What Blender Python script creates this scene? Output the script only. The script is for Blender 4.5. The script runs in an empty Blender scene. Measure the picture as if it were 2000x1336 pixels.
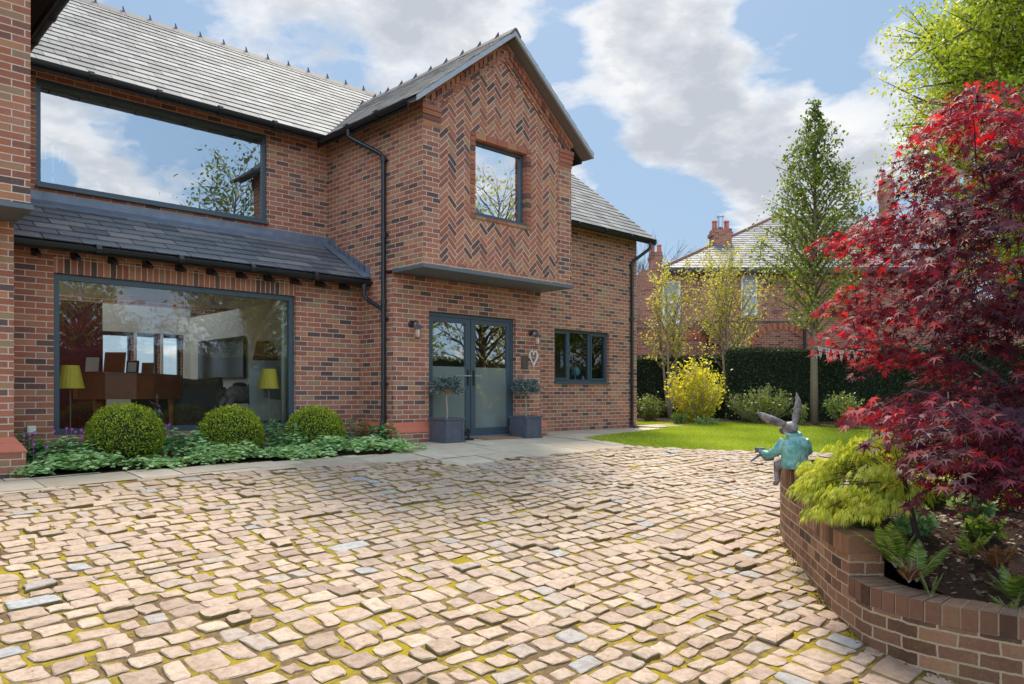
import bpy, bmesh, math, random
import numpy as np
from mathutils import Vector, Matrix
random.seed(7); rng = np.random.default_rng(11)
R = math.radians
# ------------------------------------------------------------------ camera
PSI = R(44.14); SN, CS = math.sin(PSI), math.cos(PSI)
F_, HOR, EYE = 1484.0, 769.0, 0.70
sc = bpy.context.scene
cam = bpy.data.cameras.new('camera'); camo = bpy.data.objects.new('camera', cam); sc.collection.objects.link(camo)
cam.sensor_width = 36; cam.lens = F_/2000*36; cam.shift_y = (HOR-668)/2000
cam.clip_start = .05; cam.clip_end = 3000
camo.location = (0, 0, EYE); camo.rotation_euler = (R(90), 0, -PSI)
sc.camera = camo
sc.view_settings.view_transform = 'Standard'; sc.view_settings.look = 'None'; sc.view_settings.gamma = 1
sc.view_settings.exposure = 0.95
# ------------------------------------------------------------------ sun and sky
SAZ, SEL = R(45), R(54)
sd = Vector((math.sin(SAZ)*math.cos(SEL), math.cos(SAZ)*math.cos(SEL), math.sin(SEL)))
sl = bpy.data.lights.new('sun', 'SUN'); sl.energy = 2.75; sl.angle = R(17); sl.color = (1, .92, .78)
so = bpy.data.objects.new('sun', sl); sc.collection.objects.link(so); so.rotation_euler = sd.to_track_quat('Z', 'Y').to_euler()
world = bpy.data.worlds.new('World'); sc.world = world; world.use_nodes = True

class NT:
    def __init__(s, tree): s.t = tree; s.n = tree.nodes; s.l = tree.links
    def add(s, typ, ins=None, **kw):
        n = s.n.new(typ)
        for k, v in kw.items(): setattr(n, k, v)
        for k, v in (ins or {}).items():
            i = n.inputs[k]
            if isinstance(v, bpy.types.NodeSocket): s.l.new(v, i)
            elif isinstance(v, bpy.types.Node): s.l.new(v.outputs[0], i)
            else: i.default_value = v
        return n
    def math(s, op, a, b=0.0, c=0.0, clamp=False):
        n = s.n.new('ShaderNodeMath'); n.operation = op; n.use_clamp = clamp
        for i, v in enumerate((a, b, c)):
            if isinstance(v, bpy.types.Node): v = v.outputs[0]
            if isinstance(v, bpy.types.NodeSocket): s.l.new(v, n.inputs[i])
            else: n.inputs[i].default_value = v
        return n.outputs[0]
    def ramp(s, fac, stops, interp='LINEAR'):
        n = s.n.new('ShaderNodeValToRGB'); e = n.color_ramp.elements; n.color_ramp.interpolation = interp
        while len(e) > 1: e.remove(e[-1])
        e[0].position = stops[0][0]; e[0].color = col(stops[0][1])
        for p, c in stops[1:]:
            k = e.new(p); k.color = col(c)
        s.l.new(fac, n.inputs[0]); return n.outputs[0]
    def mix(s, fac, a, b, blend='MIX'):
        n = s.n.new('ShaderNodeMix'); n.data_type = 'RGBA'; n.blend_type = blend
        for i, v in ((0, fac), (6, a), (7, b)):
            if isinstance(v, bpy.types.NodeSocket): s.l.new(v, n.inputs[i])
            elif i: n.inputs[i].default_value = col(v)
            else: n.inputs[i].default_value = v
        return n.outputs[2]
def col(c):
    if isinstance(c, (int, float)): return (c, c, c, 1)
    return (c[0], c[1], c[2], 1)
def noise(nt, vec, scale, detail=4, rough=.55, dist=0):
    n = nt.add('ShaderNodeTexNoise', {'Scale': scale, 'Detail': detail, 'Roughness': rough, 'Distortion': dist})
    if vec is not None: nt.l.new(vec, n.inputs['Vector'])
    return n.outputs['Fac']

w = NT(world.node_tree); w.n.clear()
sky = w.add('ShaderNodeTexSky', sky_type='NISHITA'); sky.sun_disc = False; sky.sun_elevation = SEL; sky.sun_rotation = SAZ
sky.air_density = 1.0; sky.dust_density = 1.6; sky.ozone_density = 1.4
tc = w.add('ShaderNodeTexCoord'); D3 = tc.outputs['Generated']
sep = w.add('ShaderNodeSeparateXYZ', {0: D3})
zz = w.math('ADD', w.math('MAXIMUM', sep.outputs[2], 0.0), .22)
px_ = w.math('DIVIDE', sep.outputs[0], zz); py_ = w.math('DIVIDE', sep.outputs[1], zz)
cv = w.add('ShaderNodeCombineXYZ', {0: px_, 1: py_, 2: 3.7}).outputs[0]
n1 = noise(w, cv, 3.3, 9, .56, .3); n2 = noise(w, cv, 6.5, 6, .6)
def pixdir(x, y):
    u = (x-1000)/F_; v = (HOR-y)/F_
    return Vector((SN+u*CS, CS-u*SN, v)).normalized()
dens = w.math('ADD', w.math('ADD', n1, -.035), w.math('MULTIPLY', w.math('SUBTRACT', n2, .5), .24))
# broad cloud banks and clear gaps, fixed in sky directions
for (x, y, rad, amp) in ((1280, 120, 170, .22), (1400, 290, 170, .20), (1600, 240, 190, .16), (850, 70, 220, .15), (1330, 260, 110, .08), (1640, 110, 110, .08),
                         (540, 70, 110, .08), (1100, 330, 180, .06), (1560, 350, 200, .08), (1150, 10, 90, -.08), (1090, 150, 90, -.16), (1190, 260, 60, -.10), (640, 130, 100, -.12),
                         (1560, 60, 130, -.12), (1500, 140, 60, -.10), (1180, 255, 70, -.12), (1750, 20, 140, -.12), (400, 30, 130, -.07), (1320, 350, 130, -.16), (1300, 420, 140, -.10)):
    d = pixdir(x, y); k = math.cos(math.atan(rad/F_)*1.25)
    dot = w.add('ShaderNodeVectorMath', {0: D3, 1: tuple(d)}, operation='DOT_PRODUCT').outputs['Value']
    mr = w.add('ShaderNodeMapRange', {0: dot, 1: k, 2: 1.0, 3: 0.0, 4: amp}, interpolation_type='SMOOTHSTEP').outputs[0]
    dens = w.math('ADD', dens, mr)
for (x, y, rad, amp) in ((150, 300, 90, .08), (340, 350, 90, .09), (430, 250, 60, .06), (250, 240, 80, -.12), (450, 330, 110, -.03), (970, 300, 120, .10), (230, 560, 120, -.06)):
    d = pixdir(x, y); d = Vector((d.x, -d.y, d.z)); k = math.cos(math.atan(rad/F_)*1.25)      # cloud banks in the sky across the drive
    dot = w.add('ShaderNodeVectorMath', {0: D3, 1: tuple(d)}, operation='DOT_PRODUCT').outputs['Value']
    dens = w.math('ADD', dens, w.add('ShaderNodeMapRange', {0: dot, 1: k, 2: 1.0, 3: 0.0, 4: amp}, interpolation_type='SMOOTHSTEP').outputs[0])
cm = w.ramp(dens, [(.46, 0), (.51, .40), (.56, .82), (.66, 1)])
shade = w.ramp(w.math('ADD', noise(w, cv, 4.2, 7, .6), w.math('MULTIPLY', w.math('SUBTRACT', dens, .56), .55)), [(.34, (1.0, 1.0, 1.0)), (.46, (.93, .94, .95)), (.54, (.74, .77, .82)), (.68, (.56, .60, .67))])
skyc = w.mix(1.0, sky.outputs[0], (.105, .108, .115), 'MULTIPLY')
skyc = w.mix(.70, skyc, (.33, .50, .70))
back = w.add('ShaderNodeVectorMath', {0: D3, 1: (-SN, -CS, .25)}, operation='DOT_PRODUCT').outputs['Value']  # clouds and sky brightened behind the viewer to fill the facade
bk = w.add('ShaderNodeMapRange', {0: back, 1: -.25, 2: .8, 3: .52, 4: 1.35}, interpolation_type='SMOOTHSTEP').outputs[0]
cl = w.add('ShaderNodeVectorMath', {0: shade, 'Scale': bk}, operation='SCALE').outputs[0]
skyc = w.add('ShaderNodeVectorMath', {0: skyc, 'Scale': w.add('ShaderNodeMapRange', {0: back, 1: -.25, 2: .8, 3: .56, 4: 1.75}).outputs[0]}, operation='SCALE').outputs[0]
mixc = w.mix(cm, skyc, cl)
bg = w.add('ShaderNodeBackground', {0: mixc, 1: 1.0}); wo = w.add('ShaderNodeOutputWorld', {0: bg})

# ------------------------------------------------------------------ helpers
def P(px, py, D):
    u = (px-1000)/F_; return Vector((D*(SN+u*CS), D*(CS-u*SN), EYE+(HOR-py)/F_*D))
def LD(L, D, z=0.0): return Vector((D*SN+L*CS, D*CS-L*SN, z))
def onY(px, py, Y):
    u = (px-1000)/F_; return P(px, py, Y/(CS-u*SN))
def onX(px, py, X):
    u = (px-1000)/F_; return P(px, py, X/(SN+u*CS))
def sstep(t): t = min(1, max(0, t)); return t*t*(3-2*t)
def G(x, y):
    w_ = 9.4-y
    z = -.045-.024*max(0, 7.5-x) if x > -6 else -.045-.024*13.5
    if x > 9: z -= .012*min(x-9, 8)
    t = w_-.4
    if t > -1: z -= .105*(math.sqrt(t*t+.25)+t)*.5 if t < 9 else .105*9+.02*min(t-9, 30)
    D = x*SN+y*CS
    k = sstep((D-15)/6.0)
    return z*(1-k)+(-.05)*k
def ghit(px, py, dmax=60):
    D = 1.5; prev = D
    while D < dmax:
        p = P(px, py, D)
        if p.z < G(p.x, p.y):
            a, b = prev, D
            for _ in range(20):
                m = (a+b)/2; q = P(px, py, m)
                if q.z < G(q.x, q.y): b = m
                else: a = m
            q = P(px, py, b); q.z = G(q.x, q.y); return q
        prev = D; D *= 1.02
    return P(px, py, dmax)

class MB:
    def __init__(s): s.v = []; s.f = []; s.r = []; s.rr = 0.0; s.uv = None
    def face(s, pts, rnd=None, flip=False):
        b = len(s.v); s.v += [tuple(p) for p in pts]
        idx = list(range(b, b+len(pts))); s.f.append(idx[::-1] if flip else idx); s.r.append(s.rr if rnd is None else rnd)
    def grid(s, pts, idxs, rnd=None):
        b = len(s.v); s.v += [tuple(p) for p in pts]
        for f in idxs: s.f.append([b+i for i in f]); s.r.append(s.rr if rnd is None else rnd)
    def box(s, a, b, rnd=None, M=None):
        x0, y0, z0 = a; x1, y1, z1 = b
        p = [Vector(q) for q in ((x0,y0,z0),(x1,y0,z0),(x1,y1,z0),(x0,y1,z0),(x0,y0,z1),(x1,y0,z1),(x1,y1,z1),(x0,y1,z1))]
        if M is not None: p = [M @ q for q in p]
        s.grid(p, [(3,2,1,0),(4,5,6,7),(0,1,5,4),(1,2,6,5),(2,3,7,6),(3,0,4,7)], rnd)
        return s
    def prism(s, poly, d, rnd=None):
        d = Vector(d); n = len(poly); a = [Vector(p) for p in poly]; b = [p+d for p in a]
        s.grid(a+b, [tuple(range(n))[::-1], tuple(range(n, 2*n))]+[(i, (i+1) % n, n+(i+1) % n, n+i) for i in range(n)], rnd)
        return s
    def tube(s, pts, rad, n=8, cap=True, rnd=None):
        pts = [Vector(p) for p in pts]; m = len(pts)
        if not hasattr(rad, '__len__'): rad = [rad]*m
        V = []; up = None
        for i, p in enumerate(pts):
            t = (pts[min(i+1, m-1)]-pts[max(i-1, 0)])
            if t.length < 1e-9: t = Vector((0, 0, 1))
            t.normalize()
            if up is None: up = Vector((0, 0, 1)) if abs(t.z) < .9 else Vector((1, 0, 0))
            a = t.cross(up)
            if a.length < 1e-4: a = t.cross(Vector((1, .3, 0)))
            a.normalize(); b = a.cross(t).normalized(); up = b
            for k in range(n):
                th = 2*math.pi*k/n; V.append(p+(a*math.cos(th)+b*math.sin(th))*rad[i])
        Fs = [(i*n+k, i*n+(k+1) % n, (i+1)*n+(k+1) % n, (i+1)*n+k) for i in range(m-1) for k in range(n)]
        if cap: Fs += [tuple(range(n))[::-1], tuple((m-1)*n+k for k in range(n))]
        s.grid(V, Fs, rnd); return s
    def lathe(s, prof, c=(0, 0, 0), n=20, rnd=None, M=None):
        V = []
        for r, z in prof:
            for k in range(n):
                th = 2*math.pi*k/n; q = Vector((c[0]+r*math.cos(th), c[1]+r*math.sin(th), c[2]+z)); V.append(M @ q if M is not None else q)
        m = len(prof)
        Fs = [(i*n+k, i*n+(k+1) % n, (i+1)*n+(k+1) % n, (i+1)*n+k) for i in range(m-1) for k in range(n)]
        Fs += [tuple(range(n))[::-1], tuple((m-1)*n+k for k in range(n))]
        s.grid(V, Fs, rnd); return s
    def ball(s, c, r, M=None, n=14, m=9, rnd=None):
        if not hasattr(r, '__len__'): r = (r, r, r)
        c = Vector(c); V = []
        for i in range(m+1):
            ph = -math.pi/2+math.pi*i/m
            for k in range(n):
                th = 2*math.pi*k/n; q = Vector((r[0]*math.cos(ph)*math.cos(th), r[1]*math.cos(ph)*math.sin(th), r[2]*math.sin(ph)))
                if M is not None: q = M @ q
                V.append(c+q)
        s.grid(V, [(i*n+k, i*n+(k+1) % n, (i+1)*n+(k+1) % n, (i+1)*n+k) for i in range(m) for k in range(n)], rnd); return s
ROOTS = []
def tag(o, label=None, cat=None, group=None, kind=None):
    if label: o['label'] = label
    if cat: o['category'] = cat
    if group: o['group'] = group
    if kind: o['kind'] = kind
    return o
def thing(name, label, cat, loc=(0, 0, 0), rz=0.0, group=None):
    o = bpy.data.objects.new(name, None); sc.collection.objects.link(o); o.empty_display_size = .1
    o.location = loc; o.rotation_euler = (0, 0, rz); return tag(o, label, cat, group)
def link(me, name, mat, parent=None, smooth=False, world=True):
    if mat is not None: me.materials.append(mat)
    if smooth: me.polygons.foreach_set('use_smooth', [True]*len(me.polygons))
    o = bpy.data.objects.new(name, me); sc.collection.objects.link(o)
    if parent is not None:
        o.parent = parent
        if world and parent.type == 'EMPTY': o.matrix_parent_inverse = Matrix.Translation(-Vector(parent.location))
    return o
def box_uv(me):
    uv = me.uv_layers.new(name='UVMap'); co = me.vertices
    for p in me.polygons:
        n = p.normal; ax = 0 if abs(n.x) > max(abs(n.y), abs(n.z))*1.01 else (1 if abs(n.y) >= abs(n.z) else 2)
        for li in p.loop_indices:
            c = co[me.loops[li].vertex_index].co
            uv.data[li].uv = (c.y+.11, c.z) if ax == 0 else ((c.x, c.z) if ax == 1 else (c.x, c.y))
def obj(name, mb, mat, parent=None, smooth=False, world=True, uv=True, weld=False):
    me = bpy.data.meshes.new(name); me.from_pydata(mb.v, [], mb.f)
    a = me.attributes.new('rnd', 'FLOAT', 'FACE'); a.data.foreach_set('value', mb.r)
    if weld:
        bm = bmesh.new(); bm.from_mesh(me); bmesh.ops.remove_doubles(bm, verts=bm.verts, dist=1e-5); bm.to_mesh(me); bm.free()
    me.update()
    if mb.uv is not None:
        l = me.uv_layers.new(name='UVMap'); l.data.foreach_set('uv', np.array(mb.uv, dtype=np.float32).ravel())
    elif uv: box_uv(me)
    return link(me, name, mat, parent, smooth, world)
def copy_tree(o, parent=None):
    c = o.copy(); sc.collection.objects.link(c); c.parent = parent
    for ch in o.children: copy_tree(ch, c)
    return c
def fast_mesh(name, V, F, rnd):
    """V (N,3); F (M,k) index array; rnd (M,)"""
    me = bpy.data.meshes.new(name); M, k = F.shape
    me.vertices.add(len(V)); me.vertices.foreach_set('co', V.astype(np.float32).ravel())
    me.loops.add(M*k); me.loops.foreach_set('vertex_index', F.astype(np.int32).ravel())
    me.polygons.add(M); me.polygons.foreach_set('loop_start', (np.arange(M)*k).astype(np.int32))
    me.update(calc_edges=True); me.validate()
    a = me.attributes.new('rnd', 'FLOAT', 'FACE'); a.data.foreach_set('value', rnd.astype(np.float32))
    return me
def unit(a): return a/np.maximum(np.linalg.norm(a, axis=1, keepdims=True), 1e-9)
def leaves(name, C, T, N, S, shape, mat, parent=None, droop=.25, rnd=None, world=True):
    """C centres, T tip directions, N approximate normals, S sizes"""
    n = len(C); T = unit(T); B = unit(np.cross(N, T)); N = np.cross(T, B)
    sh = np.array(shape, dtype=float); k = len(sh)
    S = np.broadcast_to(np.asarray(S, float), (n,))[:, None, None]
    r2 = (sh**2).sum(1)
    V = C[:, None, :]+S*(sh[None, :, 0:1]*B[:, None, :]+sh[None, :, 1:2]*T[:, None, :]-droop*r2[None, :, None]*N[:, None, :])
    Fi = np.arange(n*k).reshape(n, k)
    if rnd is None: rnd = rng.random(n)
    return link(fast_mesh(name, V.reshape(-1, 3), Fi, rnd), name, mat, parent, False, world)
OVAL = [(0, 0), (.28, .35), (.22, .75), (0, 1), (-.22, .75), (-.28, .35)]
DIAM = [(0, 0), (.3, .5), (0, 1), (-.3, .5)]
NARROW = [(0, 0), (.09, .45), (0, 1), (-.09, .45)]
LOBED = [(.0, 0), (.5, .1), (.38, .38), (.6, .7), (.22, .68), (0, 1), (-.22, .68), (-.6, .7), (-.38, .38), (-.5, .1)]
def star(tips, notch=.2, wid=.0):
    out = [(0, -.12)]
    for i, (a, r) in enumerate(tips):
        a = R(a); out.append((r*math.sin(a), r*math.cos(a)))
        if i < len(tips)-1:
            m = (a+R(tips[i+1][0]))/2; out.append((notch*math.sin(m), notch*math.cos(m)))
    return out
PALM = star([(128, .42), (88, .68), (46, .9), (0, 1.0), (-46, .9), (-88, .68), (-128, .42)], .24)
# ------------------------------------------------------------------ materials
def new_mat(name):
    m = bpy.data.materials.new(name); m.use_nodes = True; nt = NT(m.node_tree); nt.n.clear(); return m, nt
def finish(nt, base, rough=.8, bump=None, bs=.3, bd=.01, metal=0, spec=.5, extra=None):
    p = nt.add('ShaderNodeBsdfPrincipled', {'Roughness': rough, 'Metallic': metal, 'Specular IOR Level': spec})
    if isinstance(base, bpy.types.NodeSocket): nt.l.new(base, p.inputs['Base Color'])
    else: p.inputs['Base Color'].default_value = col(base)
    if bump is not None:
        b = nt.add('ShaderNodeBump', {'Strength': bs, 'Distance': bd, 'Height': bump}); nt.l.new(b.outputs[0], p.inputs['Normal'])
    nt.add('ShaderNodeOutputMaterial', {0: p}); return p
def simple(name, c, rough=.6, metal=0, var=.12, scale=8, bump=.15, bd=.004, spec=.5):
    m, nt = new_mat(name); o = nt.add('ShaderNodeTexCoord').outputs['Object']
    f = noise(nt, o, scale, 6, .6)
    cc = nt.mix(f, tuple(max(0, x*(1-var*1.6)) for x in c), tuple(min(1, x*(1+var*1.6)) for x in c))
    finish(nt, cc, rough, noise(nt, o, scale*7, 4), bump, bd, metal, spec); return m
def by_rnd(nt, stops, interp='LINEAR'):
    a = nt.add('ShaderNodeAttribute', attribute_name='rnd'); return nt.ramp(a.outputs['Fac'], stops, interp), a.outputs['Fac']
def leafmat(name, stops, trans=.35, rough=.45, tcol=None, spec=.35):
    m, nt = new_mat(name); c, _ = by_rnd(nt, stops)
    o = nt.add('ShaderNodeTexCoord').outputs['Object']
    c = nt.mix(nt.math('MULTIPLY', noise(nt, o, 2.5, 3), .35), c, nt.mix(1.0, c, (.45, .5, .45), 'MULTIPLY'))
    p = nt.add('ShaderNodeBsdfPrincipled', {'Roughness': rough, 'Base Color': c, 'Specular IOR Level': spec})
    t = nt.add('ShaderNodeBsdfTranslucent', {'Color': nt.mix(1.0, c, tcol or (1.6, 1.5, .9), 'MULTIPLY')})
    nt.add('ShaderNodeOutputMaterial', {0: nt.add('ShaderNodeMixShader', {0: trans, 1: p, 2: t})}); return m
def brick_mat(name, stops, mortar=(.60, .48, .375), w=.225, h=.075, mw=.0125, big=None, off=.5, wob=.006, mott=.55):
    m, nt = new_mat(name); uv = nt.add('ShaderNodeUVMap', uv_map='UVMap').outputs[0]
    o = nt.add('ShaderNodeTexCoord').outputs['Object']
    nz = nt.add('ShaderNodeTexNoise', {'Scale': 22.0, 'Detail': 3.0, 'Vector': uv}).outputs['Color']
    ofs = nt.add('ShaderNodeVectorMath', {0: nt.add('ShaderNodeVectorMath', {0: nz, 1: (.5, .5, .5)}, operation='SUBTRACT').outputs[0], 'Scale': wob}, operation='SCALE').outputs[0]
    v = nt.add('ShaderNodeVectorMath', {0: uv, 1: ofs}, operation='ADD').outputs[0]
    b = nt.add('ShaderNodeTexBrick', {'Vector': v, 'Color1': (0, 0, 0, 1), 'Color2': (1, 1, 1, 1), 'Mortar': (0, 0, 0, 1), 'Scale': 1.0, 'Mortar Size': mw/2, 'Mortar Smooth': .15, 'Bias': 0.0, 'Brick Width': w, 'Row Height': h})
    b.offset = off; b.squash = 1.0
    bc = nt.ramp(b.outputs['Color'], stops, 'LINEAR')
    f = noise(nt, uv, 35, 5, .65); f2 = noise(nt, o, 1.1, 4)
    bc = nt.mix(nt.math('MULTIPLY', f, mott), bc, nt.mix(1.0, bc, (.42, .38, .38), 'MULTIPLY'))
    bc = nt.mix(nt.ramp(f2, [(.42, 0), (.66, .45)]), bc, nt.mix(.14, nt.mix(1.0, bc, (1.28, 1.24, 1.16), 'MULTIPLY'), (.50, .33, .24)))
    bc = nt.mix(nt.ramp(noise(nt, o, 2.3, 5, .65), [(.50, 0), (.72, .40)]), bc, nt.mix(1.0, bc, (.60, .58, .58), 'MULTIPLY'))
    sp = noise(nt, uv, 90, 2); bc = nt.mix(nt.ramp(sp, [(.62, 0), (.72, .35)]), bc, (.45, .36, .28))
    mc = nt.mix(noise(nt, uv, 60, 3), tuple(x*.72 for x in mortar), tuple(min(1, x*1.2) for x in mortar))
    c = nt.mix(b.outputs['Fac'], bc, mc)
    if big: c = big(nt, c, o)
    hgt = nt.math('ADD', nt.math('MULTIPLY', b.outputs['Fac'], -1.0), nt.math('MULTIPLY', f, .5))
    finish(nt, c, .86, hgt, .7, .008, spec=.25); return m
RB = [(0, (.12, .075, .065)), (.09, (.18, .095, .075)), (.16, (.30, .12, .08)), (.30, (.38, .13, .075)), (.45, (.47, .165, .09)), (.60, (.41, .145, .09)), (.74, (.53, .235, .115)), (.86, (.44, .18, .12)), (.93, (.36, .235, .12)), (1, (.49, .21, .11))]
M = {}
def lowstain(nt, c, o):
    z = nt.add('ShaderNodeSeparateXYZ', {0: o}).outputs[2]
    k = nt.ramp(nt.math('ADD', z, nt.math('MULTIPLY', noise(nt, o, 3), .5)), [(.0, .5), (.45, .0)])
    return nt.mix(k, c, nt.mix(1.0, c, (.62, .60, .58), 'MULTIPLY'))
M['brick'] = brick_mat('red_brick', RB, big=lowstain)
M['neigh'] = brick_mat('neighbour_brick', [(0, (.12, .05, .04)), (.2, (.33, .10, .06)), (.6, (.42, .14, .08)), (1, (.48, .20, .13))], (.5, .38, .30))
M['soldier'] = brick_mat('soldier_brick', RB, w=.075, h=.215, off=0)
def moss_top(nt, c, o):
    nrm = nt.add('ShaderNodeNewGeometry').outputs['Normal']; nz_ = nt.add('ShaderNodeSeparateXYZ', {0: nrm}).outputs[2]
    k = nt.math('MULTIPLY', nt.ramp(noise(nt, o, 9, 6, .7), [(.5, 0), (.62, .8)]), nt.math('ADD', .25, nt.math('MULTIPLY', nz_, .5)))
    return nt.mix(k, c, (.22, .16, .04))
WB = [(0, (.085, .045, .03)), (.25, (.21, .10, .055)), (.5, (.31, .15, .08)), (.75, (.23, .11, .065)), (1, (.42, .22, .12))]
M['gwall'] = brick_mat('weathered_wall_brick', WB, (.42, .30, .19), w=.205, h=.080, mw=.014, big=moss_top, wob=.016, mott=.95)
M['gcope'] = brick_mat('coping_brick', WB, (.34, .24, .14), w=.075, h=.6, off=0, big=moss_top)
def hb():
    m, nt = new_mat('herringbone_brick'); c, _ = by_rnd(nt, RB)
    o = nt.add('ShaderNodeTexCoord').outputs['Object']; f = noise(nt, o, 35, 5, .65)
    c = nt.mix(nt.math('MULTIPLY', f, .5), c, nt.mix(1.0, c, (.45, .4, .4), 'MULTIPLY'))
    finish(nt, c, .85, f, .5, .006, spec=.25); return m
M['herring'] = hb()
M['lime'] = simple('lime_mortar', (.42, .31, .20), .95, var=.25, scale=20)
M['mortar'] = simple('mortar', (.62, .49, .38), .95, var=.15, scale=20)
M['tilered'] = simple('orange_plinth_tile', (.52, .14, .07), .6, var=.12, scale=12)
M['anth'] = simple('anthracite_frame', (.052, .078, .092), .38, var=.04, scale=3, bump=.03)
M['steel'] = simple('grey_metal_edge', (.10, .125, .14), .45, var=.08, scale=4, bump=.03)
M['blackp'] = simple('black_plastic', (.012, .014, .016), .35, var=.05, bump=.04)
M['lead'] = simple('lead_flashing', (.17, .19, .23), .42, .25, var=.25, scale=6, bump=.3, bd=.01)
M['leadpl'] = simple('lead_planter', (.10, .105, .13), .5, .3, var=.25, scale=9, bump=.2)
M['barge'] = simple('pale_mortar_verge', (.36, .36, .37), .8, var=.15, scale=10)
M['undercloak'] = simple('brown_undercloak', (.16, .125, .105), .9)
M['soffit'] = simple('dark_soffit', (.02, .02, .022), .6)
def slate(name, stops, rough, moss=False):
    m, nt = new_mat(name); c, _ = by_rnd(nt, stops); o = nt.add('ShaderNodeTexCoord').outputs['Object']
    f = noise(nt, o, 14, 6, .65); c = nt.mix(nt.math('MULTIPLY', f, .5), c, nt.mix(1.0, c, (.55, .53, .52), 'MULTIPLY'))
    if moss: c = nt.mix(nt.ramp(noise(nt, o, 5, 6, .7), [(.5, 0), (.68, .6)]), c, (.20, .15, .09))
    finish(nt, c, rough, noise(nt, o, 60, 5, .7), .35, .004, spec=.6); return m
M['slate'] = slate('roof_slate', [(0, (.11, .105, .105)), (.5, (.18, .172, .165)), (1, (.27, .255, .24))], .75)
M['slate_w'] = slate('wing_roof_slate', [(0, (.17, .165, .16)), (.5, (.24, .225, .21)), (1, (.32, .30, .28))], .55, True)
M['slate_d'] = slate('dark_slate', [(0, (.10, .105, .12)), (.5, (.16, .16, .165)), (1, (.26, .235, .22))], .5)
M['ridge'] = simple('ridge_tile', (.11, .085, .08), .7, var=.2)
def glass(name, refl, tint=(.93, .96, .95)):
    m, nt = new_mat(name)
    lw = nt.add('ShaderNodeFresnel', {'IOR': 1.5}).outputs[0]
    o = nt.add('ShaderNodeTexCoord').outputs['Object']
    b = nt.add('ShaderNodeBump', {'Strength': .035, 'Distance': .05, 'Height': noise(nt, o, 1.3, 2)})
    g = nt.add('ShaderNodeBsdfGlossy', {'Roughness': 0.0, 'Color': (.96, .98, 1, 1), 'Normal': b.outputs[0]}); t = nt.add('ShaderNodeBsdfTransparent', {'Color': col(tint)})
    fac = nt.math('ADD', refl, nt.math('MULTIPLY', lw, 1-refl), clamp=True)
    nt.add('ShaderNodeOutputMaterial', {0: nt.add('ShaderNodeMixShader', {0: fac, 1: t, 2: g})}); return m
M['glass_up'] = glass('coated_glass', .34); M['glass_lo'] = glass('window_glass', .055); M['glass_d'] = glass('door_glass', .34); M['glass_g'] = glass('gable_glass', .62)
def reflect_tint():  # grey-green reflection painted into the colour of an opaque pane
    m, nt = new_mat('reflection_tinted_glass'); o = nt.add('ShaderNodeTexCoord').outputs['Object']
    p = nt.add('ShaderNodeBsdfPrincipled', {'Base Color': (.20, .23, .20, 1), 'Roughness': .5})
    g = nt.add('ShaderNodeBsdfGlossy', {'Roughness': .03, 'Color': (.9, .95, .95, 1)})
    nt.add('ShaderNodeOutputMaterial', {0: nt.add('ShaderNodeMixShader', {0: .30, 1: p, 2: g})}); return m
M['reflect_tint'] = reflect_tint()
def sett():
    m, nt = new_mat('sandstone_sett')
    c, f_ = by_rnd(nt, [(0, (.38, .26, .19)), (.15, (.50, .36, .26)), (.35, (.58, .42, .305)), (.55, (.48, .335, .26)), (.7, (.62, .465, .34)), (.85, (.49, .345, .245)), (.97, (.46, .38, .32)), (.99, (.40, .38, .36)), (1, (.47, .46, .45))])
    o = nt.add('ShaderNodeTexCoord').outputs['Object']; f = noise(nt, o, 16, 8, .75); g = noise(nt, o, 70, 6, .75)
    c = nt.mix(nt.ramp(f, [(.38, .7), (.56, 0)]), c, nt.mix(1.0, c, (.62, .52, .44), 'MULTIPLY'))
    c = nt.mix(nt.ramp(noise(nt, o, 38, 4, .7), [(.60, 0), (.70, .6)]), c, (.20, .13, .07))
    nz_ = nt.add('ShaderNodeSeparateXYZ', {0: nt.add('ShaderNodeNewGeometry').outputs['True Normal']}).outputs[2]
    side = nt.ramp(nz_, [(.35, 1), (.8, 0)])
    c = nt.mix(side, c, nt.mix(noise(nt, o, 20), (.13, .08, .04), (.20, .14, .03)))
    finish(nt, c, .62, nt.math('ADD', f, nt.math('MULTIPLY', g, .4)), .75, .016, spec=.3); return m
M['sett'] = sett()
def moss():
    m, nt = new_mat('mossy_joints'); o = nt.add('ShaderNodeTexCoord').outputs['Object']
    k = nt.ramp(noise(nt, o, 3.2, 8, .78), [(.45, 0), (.57, 1)])
    c1 = nt.mix(noise(nt, o, 60, 4), (.24, .16, .012), (.47, .35, .02)); c2 = nt.mix(noise(nt, o, 40, 5), (.07, .04, .02), (.26, .17, .10))
    finish(nt, nt.mix(k, c2, c1), .95, noise(nt, o, 120, 5), .8, .01, spec=.1); return m
M['moss'] = moss()
def flag():
    m, nt = new_mat('flagstone'); c, _ = by_rnd(nt, [(0, (.50, .39, .28)), (.5, (.60, .475, .34)), (1, (.67, .54, .39))]); o = nt.add('ShaderNodeTexCoord').outputs['Object']
    f = noise(nt, o, 4, 8, .7); c = nt.mix(nt.ramp(f, [(.35, .6), (.65, 0)]), c, nt.mix(1.0, c, (.66, .66, .62), 'MULTIPLY'))
    finish(nt, c, .7, noise(nt, o, 30, 6), .3, .006); return m
M['flag'] = flag()
def soil(name, a, b):
    m, nt = new_mat(name); o = nt.add('ShaderNodeTexCoord').outputs['Object']
    finish(nt, nt.mix(noise(nt, o, 22, 7, .7), a, b), .95, noise(nt, o, 30, 7, .7), 1.0, .04, spec=.15); return m
M['soil'] = soil('bed_soil', (.035, .02, .014), (.12, .07, .05))
M['lawn'] = soil('lawn_base', (.14, .22, .02), (.26, .36, .04))
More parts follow.
